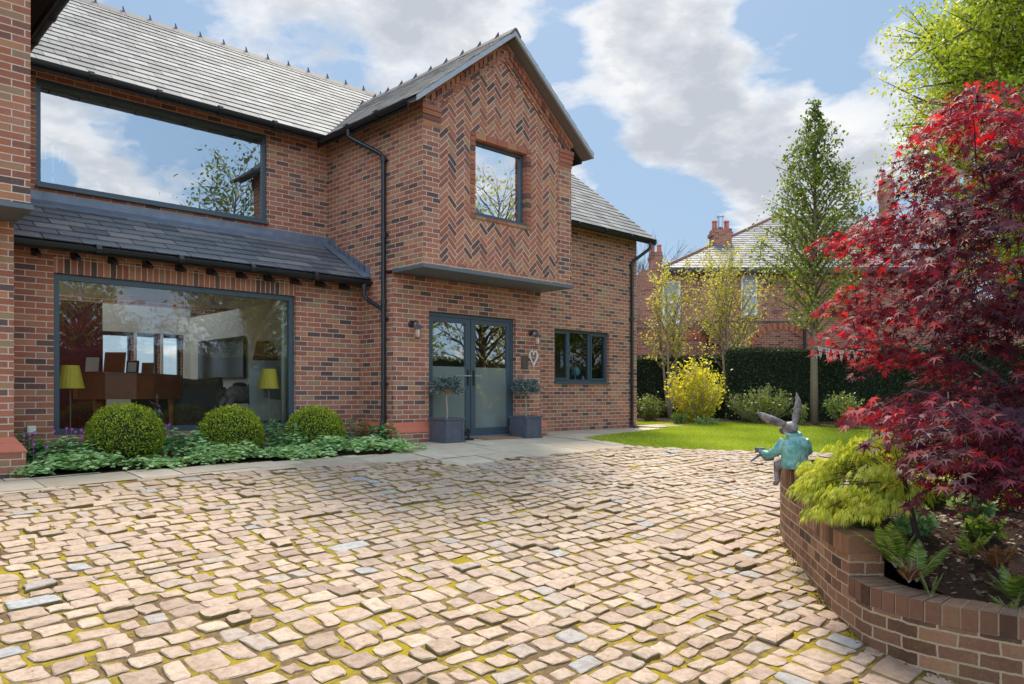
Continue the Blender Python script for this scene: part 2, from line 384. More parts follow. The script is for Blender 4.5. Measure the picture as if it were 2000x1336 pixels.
M['ground'] = soil('ground', (.06, .08, .03), (.14, .13, .06))
M['grass'] = leafmat('grass_blades', [(0, (.20, .28, .02)), (.5, (.38, .46, .03)), (1, (.62, .62, .10))], .35, .5)
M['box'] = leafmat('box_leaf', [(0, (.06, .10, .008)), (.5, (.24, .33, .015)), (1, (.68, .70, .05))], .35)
M['geran'] = leafmat('geranium_leaf', [(0, (.08, .21, .08)), (.5, (.32, .52, .20)), (1, (.70, .84, .42))], .25)
M['pink'] = simple('pink_petal', (.55, .06, .50), .5)
M['spruce'] = leafmat('blue_spruce_needles', [(0, (.04, .07, .075)), (.5, (.10, .15, .155)), (.85, (.28, .36, .35)), (1, (.48, .36, .20))], .05)
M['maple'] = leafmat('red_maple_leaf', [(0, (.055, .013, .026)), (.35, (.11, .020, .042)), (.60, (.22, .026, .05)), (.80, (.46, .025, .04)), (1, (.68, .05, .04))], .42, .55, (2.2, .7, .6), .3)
M['lace'] = leafmat('lace_maple_leaf', [(0, (.22, .28, .03)), (.5, (.45, .50, .05)), (1, (.70, .70, .14))], .45)
M['tree1'] = leafmat('spring_tree_leaf', [(0, (.05, .085, .012)), (.5, (.17, .22, .03)), (1, (.46, .46, .07))], .42, tcol=(1.5, 1.6, .8))
M['tree2'] = leafmat('yellow_tree_leaf', [(0, (.30, .30, .04)), (.5, (.52, .48, .09)), (1, (.72, .62, .18))], .45)
M['tree3'] = leafmat('lime_tree_leaf', [(0, (.16, .24, .02)), (.5, (.40, .48, .04)), (1, (.66, .66, .09))], .48)
M['shrubY'] = leafmat('golden_shrub_leaf', [(0, (.34, .34, .02)), (.5, (.66, .60, .04)), (1, (.90, .80, .10))], .45)
M['shrubG'] = leafmat('pieris_leaf', [(0, (.07, .11, .02)), (.5, (.18, .24, .04)), (.85, (.38, .38, .10)), (1, (.45, .30, .16))], .3)
M['hedge'] = leafmat('yew_hedge_leaf', [(0, (.018, .032, .014)), (.6, (.045, .072, .024)), (1, (.11, .14, .04))], .15)
M['fern'] = leafmat('fern_frond', [(0, (.08, .14, .02)), (.6, (.17, .28, .04)), (1, (.40, .48, .08))], .35)
M['dry'] = leafmat('dry_bracken', [(0, (.12, .05, .02)), (1, (.36, .17, .07))], .2)
M['mulch'] = leafmat('bark_mulch', [(0, (.05, .028, .02)), (.6, (.15, .09, .06)), (1, (.55, .42, .34))], .0, .8)
M['barkm'] = simple('mid_bark', (.20, .15, .10), .85, var=.3, scale=16, bump=.4)
M['bark'] = simple('bark', (.12, .085, .055), .9, var=.3, scale=14, bump=.5, bd=.01)
M['barkl'] = simple('pale_bark', (.34, .27, .19), .85, var=.25, scale=16, bump=.4)
M['darkbark'] = simple('dark_bark', (.022, .014, .012), .85, var=.3, scale=14, bump=.4)
M['verd'] = None
# ================================================================== HOUSE
XL, XR, XW = 1.85, 6.80, 10.06           # bay / wing sides
YM, YB, YW, YJ, YR = 11.54, 10.53, 9.62, 8.87, 10.60   # main, bay, wing, jetty, right wall planes
SL = .795; XC = (XR+XW)/2; ZR = 6.45; ZB = -1.2
YRG, ZRG = 14.04, 7.23
def roofz(y): return ZRG-SL*(YRG-y)
house = thing('brick_house', 'large red brick house with slate roofs, herringbone gable and grey framed windows', 'house', (6, 12, 0))
def wall(name, axis, plane, u0, u1, z0, z1, holes=(), t=.25, mat='brick', parent=None, back=+1):
    """panel in plane axis=const, thickness t away from the viewer (back=+1 -> increasing coordinate)"""
    us = sorted({u0, u1}|{v for h in holes for v in h[:2]}); zs = sorted({z0, z1}|{v for h in holes for v in h[2:]})
    mb = MB()
    def pt(u, d, z): return (u, plane+d*back, z) if axis == 'Y' else (plane+d*back, u, z)
    def solid(i, j):
        if i < 0 or j < 0 or i >= len(us)-1 or j >= len(zs)-1: return False
        cu = (us[i]+us[i+1])/2; cz = (zs[j]+zs[j+1])/2
        return not any(h[0] < cu < h[1] and h[2] < cz < h[3] for h in holes)
    for i in range(len(us)-1):
        for j in range(len(zs)-1):
            if not solid(i, j): continue
            a, b, c, d = us[i], us[i+1], zs[j], zs[j+1]
            mb.face([pt(a, 0, c), pt(b, 0, c), pt(b, 0, d), pt(a, 0, d)]); mb.face([pt(a, t, c), pt(a, t, d), pt(b, t, d), pt(b, t, c)])
            if not solid(i-1, j): mb.face([pt(a, 0, c), pt(a, 0, d), pt(a, t, d), pt(a, t, c)])
            if not solid(i+1, j): mb.face([pt(b, 0, c), pt(b, t, c), pt(b, t, d), pt(b, 0, d)])
            if not solid(i, j-1): mb.face([pt(a, 0, c), pt(a, t, c), pt(b, t, c), pt(b, 0, c)])
            if not solid(i, j+1): mb.face([pt(a, 0, d), pt(b, 0, d), pt(b, t, d), pt(a, t, d)])
    return obj(name, mb, M[mat], parent or house)
WU = (2.47, 5.69, 3.455, 4.875)   # upper window
WL = (2.44, 5.66, .19, 2.18)      # lower window
WD = (7.49, 9.43, -.03, 2.025)    # door
WG = (7.83, 8.96, 3.515, 4.67)    # gable window
WS = (11.50, 13.29, .945, 2.045)  # small window
wall('wall', 'Y', YM, XL-.3, XR, 2.6, 5.12, [WU])
wall('wall', 'Y', YB, XL, XR, ZB, 2.52, [(WL[0], WL[1], WL[2], WL[3]+.215)])
b = MB(); x = WL[0]                     # soldier course lintel
b.box((WL[0], YB+.004, WL[3]), (WL[1], YB+.24, WL[3]+.213)); obj('soldier_lintel', b, M['soldier'], house)
wall('wall', 'X', XR, YW+.248, YM+.0, ZB, 5.1, back=+1)                      # wing side
wall('wall', 'Y', YW, XR+.25, XW, ZB, 2.545, [WD])
b = MB(); b.box((XR, YW+.0, ZB), (XR+.249, YW+.247, 2.545)); obj('wall', b, M['brick'], house)
wall('wall', 'X', XW, YW+.25, YR+.1, ZB, 5.1, back=-1)
wall('wall', 'Y', YR, XW, 14.3, ZB, 4.45, [WS])
# house right gable end and rear shell
b = MB()
b.prism([(14.3, YR+.251, ZB), (14.3, 17.4, ZB), (14.3, 17.4, roofz(YR)-.12), (14.3, YRG, ZRG-.12), (14.3, YR+.251, roofz(YR+.25)-.12)], (-.25, 0, 0))
obj('wall', b, M['brick'], house)
wall('wall', 'Y', 17.75, XL-3.3, 14.3, ZB, 4.6, [(4.95, 5.55, .9, 2.0), (5.62, 6.10, .9, 2.0), (6.17, 6.6, .9, 2.0)], parent=house, back=-1)
# jettied upper storeys of the two wings
def jetty(x0, x1, panel=None, hole=None):
    b = MB(); xc = (x0+x1)/2
    zt = lambda x: ZR-.09-SL*abs(x-xc)
    t = .25
    if panel is None:
        b.prism([(x0, YJ, 2.60), (x1, YJ, 2.60), (x1, YJ, zt(x1)), (xc, YJ, zt(xc)), (x0, YJ, zt(x0))], (0, .25, 0))
    else:
        p0, p1 = panel; s = .30  # rake band
        zi = lambda x: zt(x)-s
        # left pier, right pier, sill course, rake bands (proud frame round the recessed panel)
        b.prism([(x0, YJ, 2.60), (p0, YJ, 2.60), (p0, YJ, zt(p0)), (x0, YJ, zt(x0))], (0, .25, 0))
        b.prism([(p1, YJ, 2.60), (x1, YJ, 2.60), (x1, YJ, zt(x1)), (p1, YJ, zt(p1))], (0, .25, 0))
        b.prism([(p0, YJ, 2.60), (p1, YJ, 2.60), (p1, YJ, 2.675), (p0, YJ, 2.675)], (0, .25, 0))
        b.prism([(p0, YJ, zi(p0)), (xc, YJ, zi(xc)), (xc, YJ, zt(xc)), (p0, YJ, zt(p0))], (0, .25, 0))
        b.prism([(xc, YJ, zi(xc)), (p1, YJ, zi(p1)), (p1, YJ, zt(p1)), (xc, YJ, zt(xc))], (0, .25, 0))
    return obj('wall', b, M['brick'], house)
PX0, PX1 = 7.11, 9.73
jetty(XR, XW, (PX0, PX1))
b = MB(); b.box((XR, YJ+.25, 2.601), (XR+.25, YW+.247, 5.08)); obj('wall', b, M['brick'], house); b = MB(); b.box((XW-.25, YJ+.25, 2.601), (XW, YW+.25, 5.08)); obj('wall', b, M['brick'], house)
# herringbone panel
def clip_poly(poly, lines):
    for (a, bb, c) in lines:     # keep a*x+b*z<=c
        out = []
        for i in range(len(poly)):
            p, q = poly[i], poly[(i+1) % len(poly)]
            fp, fq = a*p[0]+bb*p[1]-c, a*q[0]+bb*q[1]-c
            if fp <= 0: out.append(p)
            if fp*fq < 0:
                t = fp/(fp-fq); out.append((p[0]+(q[0]-p[0])*t, p[1]+(q[1]-p[1])*t))
        poly = out
        if len(poly) < 3: return []
    return poly
zt0 = ZR-.09-.30
BW = .075; yb = YJ+.024
rake = [(-SL, 1, zt0-SL*XC), (SL, 1, zt0+SL*XC)]
gx0, gx1, gz0, gz1 = WG[0]-.11, WG[1]+.11, WG[2]-.09, WG[3]+.11
regions = [[(-1, 0, -PX0), (1, 0, gx0), (0, -1, -2.675)]+rake, [(-1, 0, -gx1), (1, 0, PX1), (0, -1, -2.675)]+rake,
           [(-1, 0, -gx0), (1, 0, gx1), (0, -1, -2.675), (0, 1, gz0)], [(-1, 0, -gx0), (1, 0, gx1), (0, -1, -gz1)]+rake]
def herring(cx, cz, regs, y, ang=45, extent=60):
    b = MB(); c, s = math.cos(R(ang)), math.sin(R(ang)); g = .0065
    for i in range(-extent, extent):
        for j in range(-extent, extent):
            k = (i-j) % 6
            if k == 0: r = (i, j, i+3, j+1)
            elif k == 5: r = (i, j, i+1, j+3)
            else: continue
            rc = [(r[0]*BW+g, r[1]*BW+g), (r[2]*BW-g, r[1]*BW+g), (r[2]*BW-g, r[3]*BW-g), (r[0]*BW+g, r[3]*BW-g)]
            q = [(cx+u*c-v*s, cz+u*s+v*c) for u, v in rc]
            rv = random.random(); dy = random.uniform(-.0025, .0025)
            for rg in regs:
                pl = clip_poly(q, rg)
                if len(pl) >= 3:
                    n = len(pl); f = [(u, y+dy, v) for u, v in pl]; bk = [(u, y+.02, v) for u, v in pl]
                    b.grid(f+bk, [tuple(range(n))]+[(i2, n+i2, n+(i2+1) % n, (i2+1) % n) for i2 in range(n)], rv)
    return b
hb_ = obj('herringbone_panel', herring(XC, 4.3, regions, yb), M['herring'], house)
b = MB()
for (x0, x1, z0, z1) in ((PX0, WG[0]-.02, 2.6, zt0-.0), (WG[1]+.02, PX1, 2.6, zt0), (WG[0]-.02, WG[1]+.02, 2.6, WG[2]-.02), (WG[0]-.02, WG[1]+.02, WG[3]+.02, zt0)):
    pl = clip_poly([(x0, z0), (x1, z0), (x1, z1), (x0, z1)], [(-SL, 1, zt0+.05-SL*XC), (SL, 1, zt0+.05+SL*XC)])
    if len(pl) > 2: b.prism([(u, yb+.0035, v) for u, v in pl], (0, .18, 0))
obj('mortar_bed', b, M['mortar'], house)
# brick border round the gable window
b = MB(); rv = random.random
g = .0055
for (x0, x1, z0, z1, vert) in ((WG[0]-.105, WG[0], WG[2]-.09, WG[3]+.105, 1), (WG[1], WG[1]+.105, WG[2]-.09, WG[3]+.105, 1), (WG[0], WG[1], WG[3], WG[3]+.105, 0), (WG[0], WG[1], WG[2]-.09, WG[2]-.012, 0)):
    n = round(((z1-z0) if vert else (x1-x0))/(.075 if vert else .215))
    for i in range(n):
        if vert: a0, a1, c0, c1 = x0+g, x1-g, z0+(z1-z0)*i/n+g, z0+(z1-z0)*(i+1)/n-g
        else: a0, a1, c0, c1 = x0+(x1-x0)*i/n+g, x0+(x1-x0)*(i+1)/n-g, z0+g, z1-g
        b.box((a0, yb-.018, c0), (a1, YJ+.15, c1), rv())
obj('window_border', b, M['herring'], house)
# dentil and moulding along the gable rakes
b = MB()
for sgn in (-1, 1):
    L = (XW-XR)/2
    n = 15
    for i in range(n):
        x = XC+sgn*(.10+(L-.22)*(i+.5)/n); zc = ZR-.09-SL*abs(x-XC)
        sh = SL*.035*(-sgn)
        b.prism([(x-.035, YJ-.035, zc-.155-sgn*SL*-.035*1), (x+.035, YJ-.035, zc-.155-sgn*SL*.035), (x+.035, YJ-.035, zc-.06-sgn*SL*.035), (x-.035, YJ-.035, zc-.06+sgn*SL*.035)], (0, .034, 0), rv())
    x1 = XC+sgn*L
    for (o0, o1, pr) in ((.0, .058, .05), (.195, .255, .022)):
        m_ = 9
        for i in range(m_):
            xa = XC+(x1-XC)*i/m_+sgn*.004; xb = XC+(x1-XC)*(i+1)/m_-sgn*.004
            za, zb = ZR-.09-SL*abs(xa-XC), ZR-.09-SL*abs(xb-XC)
            b.prism([(xa, YJ-pr, za-o1), (xb, YJ-pr, zb-o1), (xb, YJ-pr, zb-o0), (xa, YJ-pr, za-o0)], (0, pr-.001, 0), rv())
# stepped corbels at the eaves corners
for sgn, xe in ((-1, XR), (1, XW)):
    for k in range(4):
        z0 = 4.65+.075*k; d = .009*(k+1)
        xa, xb = (xe-d, xe+.32) if sgn < 0 else (xe-.32, xe+d)
        b.box((xa, YJ-d, z0+.004), (xb, YJ-.0005, z0+.071), rv())
obj('brick_corbels', b, M['herring'], house)
# left near wing
jl0 = XL-3.26
jetty(jl0, XL)
b = MB(); b.box((XL-.25, YJ+.25, 2.601), (XL, YM, 5.08)); b.box((jl0, YJ+.25, 2.601), (jl0+.25, YM+4, 5.08)); obj('wall', b, M['brick'], house)
b = MB(); b.box((jl0, YW, ZB), (XL, YW+.25, 2.545)); b.box((XL-.25, YW+.25, ZB), (XL, YM, 2.545)); b.box((jl0, YW+.25, ZB), (jl0+.25, 17.5, 2.545)); obj('wall', b, M['brick'], house)
# canopies under the jetties
for x0, x1 in ((XR, XW), (jl0, XL)):
    b = MB(); b.box((x0-.02, YJ-.03, 2.55), (x1+.02, YW+.0, 2.598)); obj('canopy', b, M['steel'], house)
# plinths with orange bevel tiles
def plinth(x0, x1, side_y=None, sides=(1, 1), ztop=.256):
    t, b = MB(), MB()
    levels = [(ztop, .004, ztop-.063, .05), (ztop-.068, .055, ztop-.149, .105)]
    def ring(d): return (x0-d*sides[0], x1+d*sides[1], YW-d)
    for (za, da, zb, db) in levels:
        a0, a1, ay = ring(da); c0, c1, cy = ring(db); yb_ = side_y if side_y else YW+.2
        t.face([(c0, cy, zb), (c1, cy, zb), (a1, ay, za), (a0, ay, za)])
        t.face([(c0, cy, zb-.0), (c1, cy, zb), (c1, cy, zb-.012), (c0, cy, zb-.012)], flip=True)
        t.face([(c0, yb_, zb), (c0, cy, zb), (a0, ay, za), (a0, yb_, za)])
        t.face([(c1, cy, zb), (c1, yb_, zb), (a1, yb_, za), (a1, ay, za)])
    c0, c1, cy = ring(.095); b.box((c0, cy, ZB), (c1, (side_y or YW+.2), ztop-.155))
    tt = obj('plinth_tiles', t, M['tilered'], house); pb = obj('plinth', b, M['brick'], house)
plinth(XR, WD[0]-.02, YB+.0, (1, 1)); plinth(WD[1]+.02, XW, YR, (1, 1)); plinth(jl0, XL, YB, (1, 1), .235)
# ---- slates
def slate_roof(name, mat, corner, du, dv, nu_len, nv_len, gauge, wid, clipl=(), thick=.006, parent=None, jit=.002):
    """corner: eaves start point; du along eaves, dv up the slope (unit vectors)"""
    b = MB(); du, dv = Vector(du).normalized(), Vector(dv).normalized(); n = du.cross(dv).normalized()
    if n.z < 0: n = -n
    rows = int(math.ceil(nv_len/gauge)); corner = Vector(corner)
    for r in range(rows):
        v0, v1 = r*gauge, min((r+1)*gauge+.03, nv_len+.03)
        u = -(r % 2)*wid/2
        while u < nu_len:
            wv = wid*random.uniform(.96, 1.04) if jit > .001 else wid
            a, c = max(u, 0), min(u+wv-(.013 if wid > .4 else .006), nu_len)
            if c > a+.01:
                pl = [(a, v0+random.uniform(-1, 1)*jit), (c, v0+random.uniform(-1, 1)*jit), (c, v1), (a, v1)]
                pl = clip_poly(pl, clipl) if clipl else pl
                if len(pl) >= 3:
                    m = len(pl); hh = random.uniform(.9, 1.3)*thick
                    top = []
                    for (uu, vv) in pl:
                        lift = (1-(vv-v0)/(gauge+.03))*(thick*2.0)+.004
                        top.append(corner+du*uu+dv*vv+n*(lift+hh))
                    bot = [p-n*(hh*1.0+.004) for p in top]
                    b.grid(top+bot, [tuple(range(m)), tuple(range(m, 2*m))[::-1]]+[(i, m+i, m+(i+1) % m, (i+1) % m) for i in range(m)], random.random())
            u += wv
    return obj(name, b, mat, parent or house, uv=False)
pit = math.atan(SL); cp, sp = math.cos(pit), math.sin(pit)
Yg = 11.18
# main slope, X from left wing to right; clip by valleys of both wings; right part drops to Yg2
Lm = (YRG-Yg)/cp
du, dv = (1, 0, 0), (0, cp, sp)
zE = roofz(Yg)
# valley right wing: wing slope z=ZR-SL*|x-XC| meets roofz(y): along x -> y = YRG-(ZRG-ZR)/SL-(|x-XC|)
yv = lambda x: YRG-(ZRG-ZR)/SL-abs(x-XC)
x0m = XL-.35
# left piece: x <= XC ; keep region y >= yv(x)  -> (x from corner u) v*cp+Yg >= YRG-k-(XC-x)
kk = YRG-(ZRG-ZR)/SL
slate_roof('roof', M['slate'], (x0m, Yg, zE), du, dv, 14.62-x0m, Lm, .2, .30, [(1, 0, XC-x0m), (1, -cp, -(kk-Yg)+XC-x0m-.0)], .007)
Yg2 = YR-.33; zE2 = roofz(Yg2); Lm2 = (YRG-Yg2)/cp
slate_roof('roof', M['slate'], (XC, Yg2, zE2), du, dv, 14.62-XC, Lm2, .2, .30, [(-1, -cp, -(kk-Yg2))], .007)
def deck(poly, t, mat, name): 
    b = MB(); b.prism(poly, (0, 0, -t)); return obj(name, b, mat, house, uv=False)
deck([(x0m-2.9, Yg+.01, roofz(Yg+.01)), (XC, Yg+.01, roofz(Yg+.01)), (XC, YRG, ZRG), (x0m-2.9, YRG, ZRG)], .05, M['soffit'], 'roof_deck')
deck([(XC, Yg2+.01, roofz(Yg2+.01)), (14.6, Yg2+.01, roofz(Yg2+.01)), (14.6, YRG, ZRG), (XC, YRG, ZRG)], .05, M['soffit'], 'roof_deck')
zr_ = lambda y: ZRG-SL*(y-YRG)
for (xa, xb, ya, yb_) in ((x0m-2.9, 2.1, YRG, 18.1), (6.4, 14.6, YRG, 18.1), (2.1, 6.4, YRG, 14.9), (2.1, 6.4, 17.4, 18.1)):   # rear slope, unseen opening added to light the lower room
    deck([(xa, ya, zr_(ya)), (xb, ya, zr_(ya)), (xb, yb_, zr_(yb_)), (xa, yb_, zr_(yb_))], .05, M['slate_d'], 'roof_deck')
# wing roofs
for (x0, x1, mat_, full) in ((XR, XW, 'slate_w', True), (jl0, XL, 'slate_w', False)):
    xc = (x0+x1)/2; ov = .30; yf = YJ-.26
    Lw = ((x1-x0)/2+ov)/cp; ze = ZR-SL*((x1-x0)/2+ov)
    Lr = 5.0
    # left slope: eave runs along +Y at x0-ov ; clipped by valley y <= kk -(xc-x) ...
    slate_roof('roof', M[mat_], (x0-ov, yf, ze), (0, 1, 0), (cp, 0, sp), Lr, Lw, .2, .30, [(1, -cp, (kk-((x1-x0)/2+ov))-yf)], .007)
    slate_roof('roof', M[mat_], (x1+ov, yf, ze), (0, 1, 0), (-cp, 0, sp), Lr, Lw, .2, .30, [(1, -cp, (kk-((x1-x0)/2+ov))-yf)], .007)
    ye = kk-.3
    yd = kk-(x1-x0)/2-ov
    deck([(x0-ov+.01, yf+.03, ze), (xc, yf+.03, ZR), (xc, kk, ZR), (x0-ov+.01, yd, ze)], .05, M['soffit'], 'roof_deck')
    deck([(xc, yf+.03, ZR), (x1+ov-.01, yf+.03, ze), (x1+ov-.01, yd, ze), (xc, kk, ZR)], .05, M['soffit'], 'roof_deck')
    # verge strips on the gable rake
    b = MB()
    for s_ in (-1, 1):
        xe = xc+s_*((x1-x0)/2+ov)
        b.prism([(xc, yf-.01, ZR+.006), (xe, yf-.01, ze+.006), (xe, yf-.01, ze-.075), (xc, yf-.01, ZR-.075)], (0, .038, 0))
    obj('verge_board', b, M['barge'], house); b = MB()
    for s_ in (-1, 1):
        xe = xc+s_*((x1-x0)/2+ov); b.prism([(xc, yf+.03, ZR-.054), (xe, yf+.03, ze-.054), (xe, yf+.03, ze-.072), (xc, yf+.03, ZR-.072)], (0, YJ-yf-.03, 0))
    obj('undercloak', b, M['undercloak'], house)
    # ridge tiles
    b = MB(); y = yf-.02
    while y < kk+.1:
        y1_ = y+.44; k = random.uniform(-.003, .003)
        b.prism([(xc-.12, y, ZR-.065+k), (xc-.02, y, ZR+.045+k), (xc+.02, y, ZR+.045+k), (xc+.12, y, ZR-.065+k), (xc+.10, y, ZR-.085+k), (xc, y, ZR+.02+k), (xc-.10, y, ZR-.085+k)], (0, .435, 0))
        if y > yf+.3: b.prism([(xc-.07, y-.008, ZR-.01), (xc, y-.03, ZR+.12), (xc+.07, y-.008, ZR-.01)], (0, .016, 0))
        y = y1_
    obj('ridge_tiles', b, M['ridge'], house)
b = MB(); x = x0m-2.9
while x < 14.6:
    k = random.uniform(-.004, .004)
    b.prism([(x, YRG-.13, ZRG-.07+k), (x, YRG-.02, ZRG+.05+k), (x, YRG+.02, ZRG+.05+k), (x, YRG+.13, ZRG-.07+k), (x, YRG, ZRG+.02+k)], (min(.435, 14.62-x), 0, 0))
    b.prism([(x-.008, YRG-.05, ZRG+.0), (x-.03, YRG, ZRG+.14), (x-.008, YRG+.05, ZRG+.0)], (.016, 0, 0))
    x += .44
obj('ridge_tiles', b, M['ridge'], house)
# right verge of main roof
b = MB(); b.prism([(14.62, Yg2, zE2+.01), (14.62, YRG, ZRG+.02), (14.62, YRG, ZRG-.07), (14.62, Yg2, zE2-.08)], (.03, 0, 0)); obj('verge_board', b, M['barge'], house)
# valleys in lead
b = MB()
for (xa, sgn) in ((XC, -1), (XC, 1)):
    ya, yb2 = kk, Yg-.0 if sgn < 0 else Yg2
    La = ya-yb2; p0 = Vector((XC, kk, ZR+.012)); p1 = Vector((XC+sgn*La, yb2, ZR-SL*La+.012))
    d = .10
    b.face([p0+Vector((-sgn*0, d*.7, d*.7*SL)), p1+Vector((0, d, d*SL)), p1+Vector((-sgn*0, 0, 0)), p0]); 
    b.face([p0, p1, p1+Vector((-sgn*d, 0, d*SL)), p0+Vector((-sgn*d*.5, 0, d*.5*SL))])
o_ = obj('valley_lead', b, M['lead'], house, uv=False)
# lean-to roof
YL0, ZL0, ZL1 = 10.22, 2.50, 3.22
ll = math.hypot(YM-YL0, ZL1-ZL0); dvl = ((0, (YM-YL0)/ll, (ZL1-ZL0)/ll))
slate_roof('lean_to_roof', M['slate_d'], (XL, YL0, ZL0), (1, 0, 0), dvl, XR-XL, ll, .205, .42, (), .009)
deck([(XL, YL0+.01, ZL0), (XR, YL0+.01, ZL0), (XR, YM, ZL1), (XL, YM, ZL1)], .05, M['soffit'], 'roof_deck')
b = MB(); sl_ = (ZL1-ZL0)/(YM-YL0)
zl = lambda y: ZL0+sl_*(y-YL0)
b.prism([(XL, YM-.015, 3.20), (XL, YM-.015, 3.37), (XL, YM, 3.37), (XL, YM, 3.2)], (XR-XL-.01, 0, 0))
b.prism([(XL, YM-.17, zl(YM-.17)+.038), (XL, YM-.015, zl(YM-.015)+.048), (XL, YM-.015, zl(YM-.015)+.03), (XL, YM-.17, zl(YM-.17)+.028)], (XR-XL-.01, 0, 0))
for i in range(4): # joints
    x = XL+1.2*i+.7; b.box((x, YM-.02, 3.2), (x+.012, YM-.012, 3.375))
y = YL0+.02
while y < YM-.02:   # stepped side flashing
    y1_ = min(y+.15, YM-.02); zt_ = round((zl(y1_)+.10)/.075)*.075
    b.prism([(XR-.012, y, zl(y)+.02), (XR-.012, y1_+.02, zl(y1_)+.02), (XR-.012, y1_+.02, zt_+.05), (XR-.012, y, zt_+.01)], (.011, 0, 0)); y = y1_
b.prism([(XR-.15, YL0, zl(YL0)+.035), (XR-.012, YL0, zl(YL0)+.05), (XR-.012, YM-.02, zl(YM)+.05), (XR-.15, YM-.02, zl(YM)+.035)], (0, 0, .008))
obj('lead_flashing', b, M['lead'], house, uv=False)
# ---- gutters, fascias, rafter feet
def gutter(p0, p1, out, r=.058, n=7):
    p0, p1, out = Vector(p0), Vector(p1), Vector(out).normalized(); b = MB(); V = []
    for p in (p0, p1):
        for k in range(n+1):
            th = math.pi*k/n; V.append(p+out*(math.cos(th)*r)+Vector((0, 0, -math.sin(th)*r)))
        for k in range(n, -1, -1):
            th = math.pi*k/n; V.append(p+out*(math.cos(th)*(r-.006))+Vector((0, 0, -math.sin(th)*(r-.006)+.0)))
    m = 2*(n+1); b.grid(V, [(i, (i+1) % m, m+(i+1) % m, m+i) for i in range(m)]+[tuple(range(m)), tuple(range(m, 2*m))[::-1]])
    return b
def part1(name, mat='soffit'):
    global b
    obj(name, b, M[mat], house, uv=False); b = MB()
def gut(p0, p1, out):
    g_ = obj('gutter', gutter(p0, p1, out), M['blackp'], house, uv=False); p0, p1 = Vector(p0), Vector(p1); k = int((p1-p0).length/1.0); d = (p1-p0).normalized()*.03
    for i in range(1, k+1):
        c = p0+(p1-p0)*(i/(k+1)); m = MB(); m.tube([c-d+Vector((0, 0, -.01)), c+d+Vector((0, 0, -.01))], .066, 8); obj('gutter_bracket', m, M['blackp'], g_, uv=False)
gut((XL+.3, Yg-.03, zE-.02), (XR-.30, Yg-.03, zE-.02), (0, -1, 0))
gut((XL, YL0-.04, ZL0-.03), (XR-.03, YL0-.04, ZL0-.03), (0, -1, 0))
gut((XW, Yg2-.04, zE2-.04), (14.45, Yg2-.04, zE2-.04), (0, -1, 0))
gut((XR-.34, YJ-.1, ZR-SL*1.93-.03), (XR-.34, Yg, ZR-SL*1.93-.03), (-1, 0, 0))
gut((XL+.34, YJ-.1, ZR-SL*1.93-.03), (XL+.34, Yg, ZR-SL*1.93-.03), (1, 0, 0))
b = MB()
b.box((XL, Yg-.0, zE-.10), (XR-.26, Yg+.025, zE-.01)); part1('fascia')
b.box((XL, YL0+.0, ZL0-.10), (XR-.001, YL0+.022, ZL0-.01)); part1('fascia')
b.box((XW, Yg2, zE2-.11), (14.6, Yg2+.025, zE2-.02)); part1('fascia')
zw = ZR-SL*1.93
for s_ in ((XR-.29, XR), (XL, XL+.29)):
    a, c = s_; e = a if a < XR-.1 and a > XL else c
    f = (XR-.29, XR-.265) if a > 5 else (XL+.265, XL+.29)
    b.box((f[0], YJ-.0, zw-.11), (f[1], Yg+.2, zw-.01)); part1('fascia')
b.box((XW+.265, YJ, zw-.11), (XW+.29, YR+.5, zw-.01)); part1('fascia')
b = MB(); x = XL+.35
while x < XR-.2:
    b.prism([(x, YL0+.02, ZL0-.16), (x, YB, ZL0-.02), (x, YB, ZL0-.14), (x, YL0+.05, ZL0-.19)], (.05, 0, 0)); part1('rafter_foot'); x += .42
# ---- downpipes
def pipe(name, pts, r=.036, sockets=(), clips=(), d=(0, 0, 1)):
    b = MB(); b.tube(pts, r, 10)
    for s_ in sockets: b.tube([Vector(s_)-Vector((0, 0, .035)), Vector(s_)+Vector((0, 0, .035))], r+.010, 10)
    for (c_, dx) in clips: b.box(tuple(Vector(c_)+Vector((-.065 if not dx else -.01, -.01 if not dx else -.065, -.012))), tuple(Vector(c_)+Vector((.065 if not dx else .05, .05 if not dx else .065, .012))))
    return obj(name, b, M['blackp'], house, smooth=False, uv=False)
xp = XR-.055; yp = 9.80; yt = 10.33
pipe('downpipe', [(xp-.29, yt, zw-.06), (xp-.29, yt, zw-.17), (xp-.25, yt-.04, zw-.22), (xp-.04, yp+.05, zw-.50), (xp, yp, zw-.56), (xp, yp, .30), (xp-.03, yp-.01, .24), (xp-.115, yp-.07, .12), (xp-.125, yp-.08, .0), (xp-.13, yp-.10, -.2)], .036,
     [(xp, yp, zw-.60), (xp, yp, 3.15), (xp, yp, 1.86), (xp, yp, 2.12), (xp, yp, .85), (xp, yp, .34)], [((xp, yp, zw-.62), 1), ((xp, yp, 3.15), 1), ((xp, yp, 1.86), 1), ((xp, yp, .85), 1)])
pipe('downpipe', [(XR-.16, YL0-.04, ZL0-.07), (XR-.16, YL0-.04, ZL0-.25), (XR-.13, YL0-.10, ZL0-.33), (xp-.01, yp+.04, 2.02), (xp, yp, 1.98)], .033, [(XR-.16, YL0-.04, ZL0-.12)])
xq = 14.06; yq = YR-.05
pipe('downpipe', [(xq+.25, Yg2-.04, zE2-.08), (xq+.25, Yg2-.04, zE2-.2), (xq+.22, Yg2, zE2-.26), (xq+.03, yq-.02, zE2-.50), (xq, yq, zE2-.56), (xq, yq, .0), (xq+.03, yq-.05, -.06), (xq+.07, yq-.12, -.11)], .036,
     [(xq, yq, zE2-.6), (xq, yq, 2.4), (xq, yq, 1.0), (xq, yq, .02)], [((xq, yq, zE2-.6), 0), ((xq, yq, 2.4), 0), ((xq, yq, 1.0), 0)])
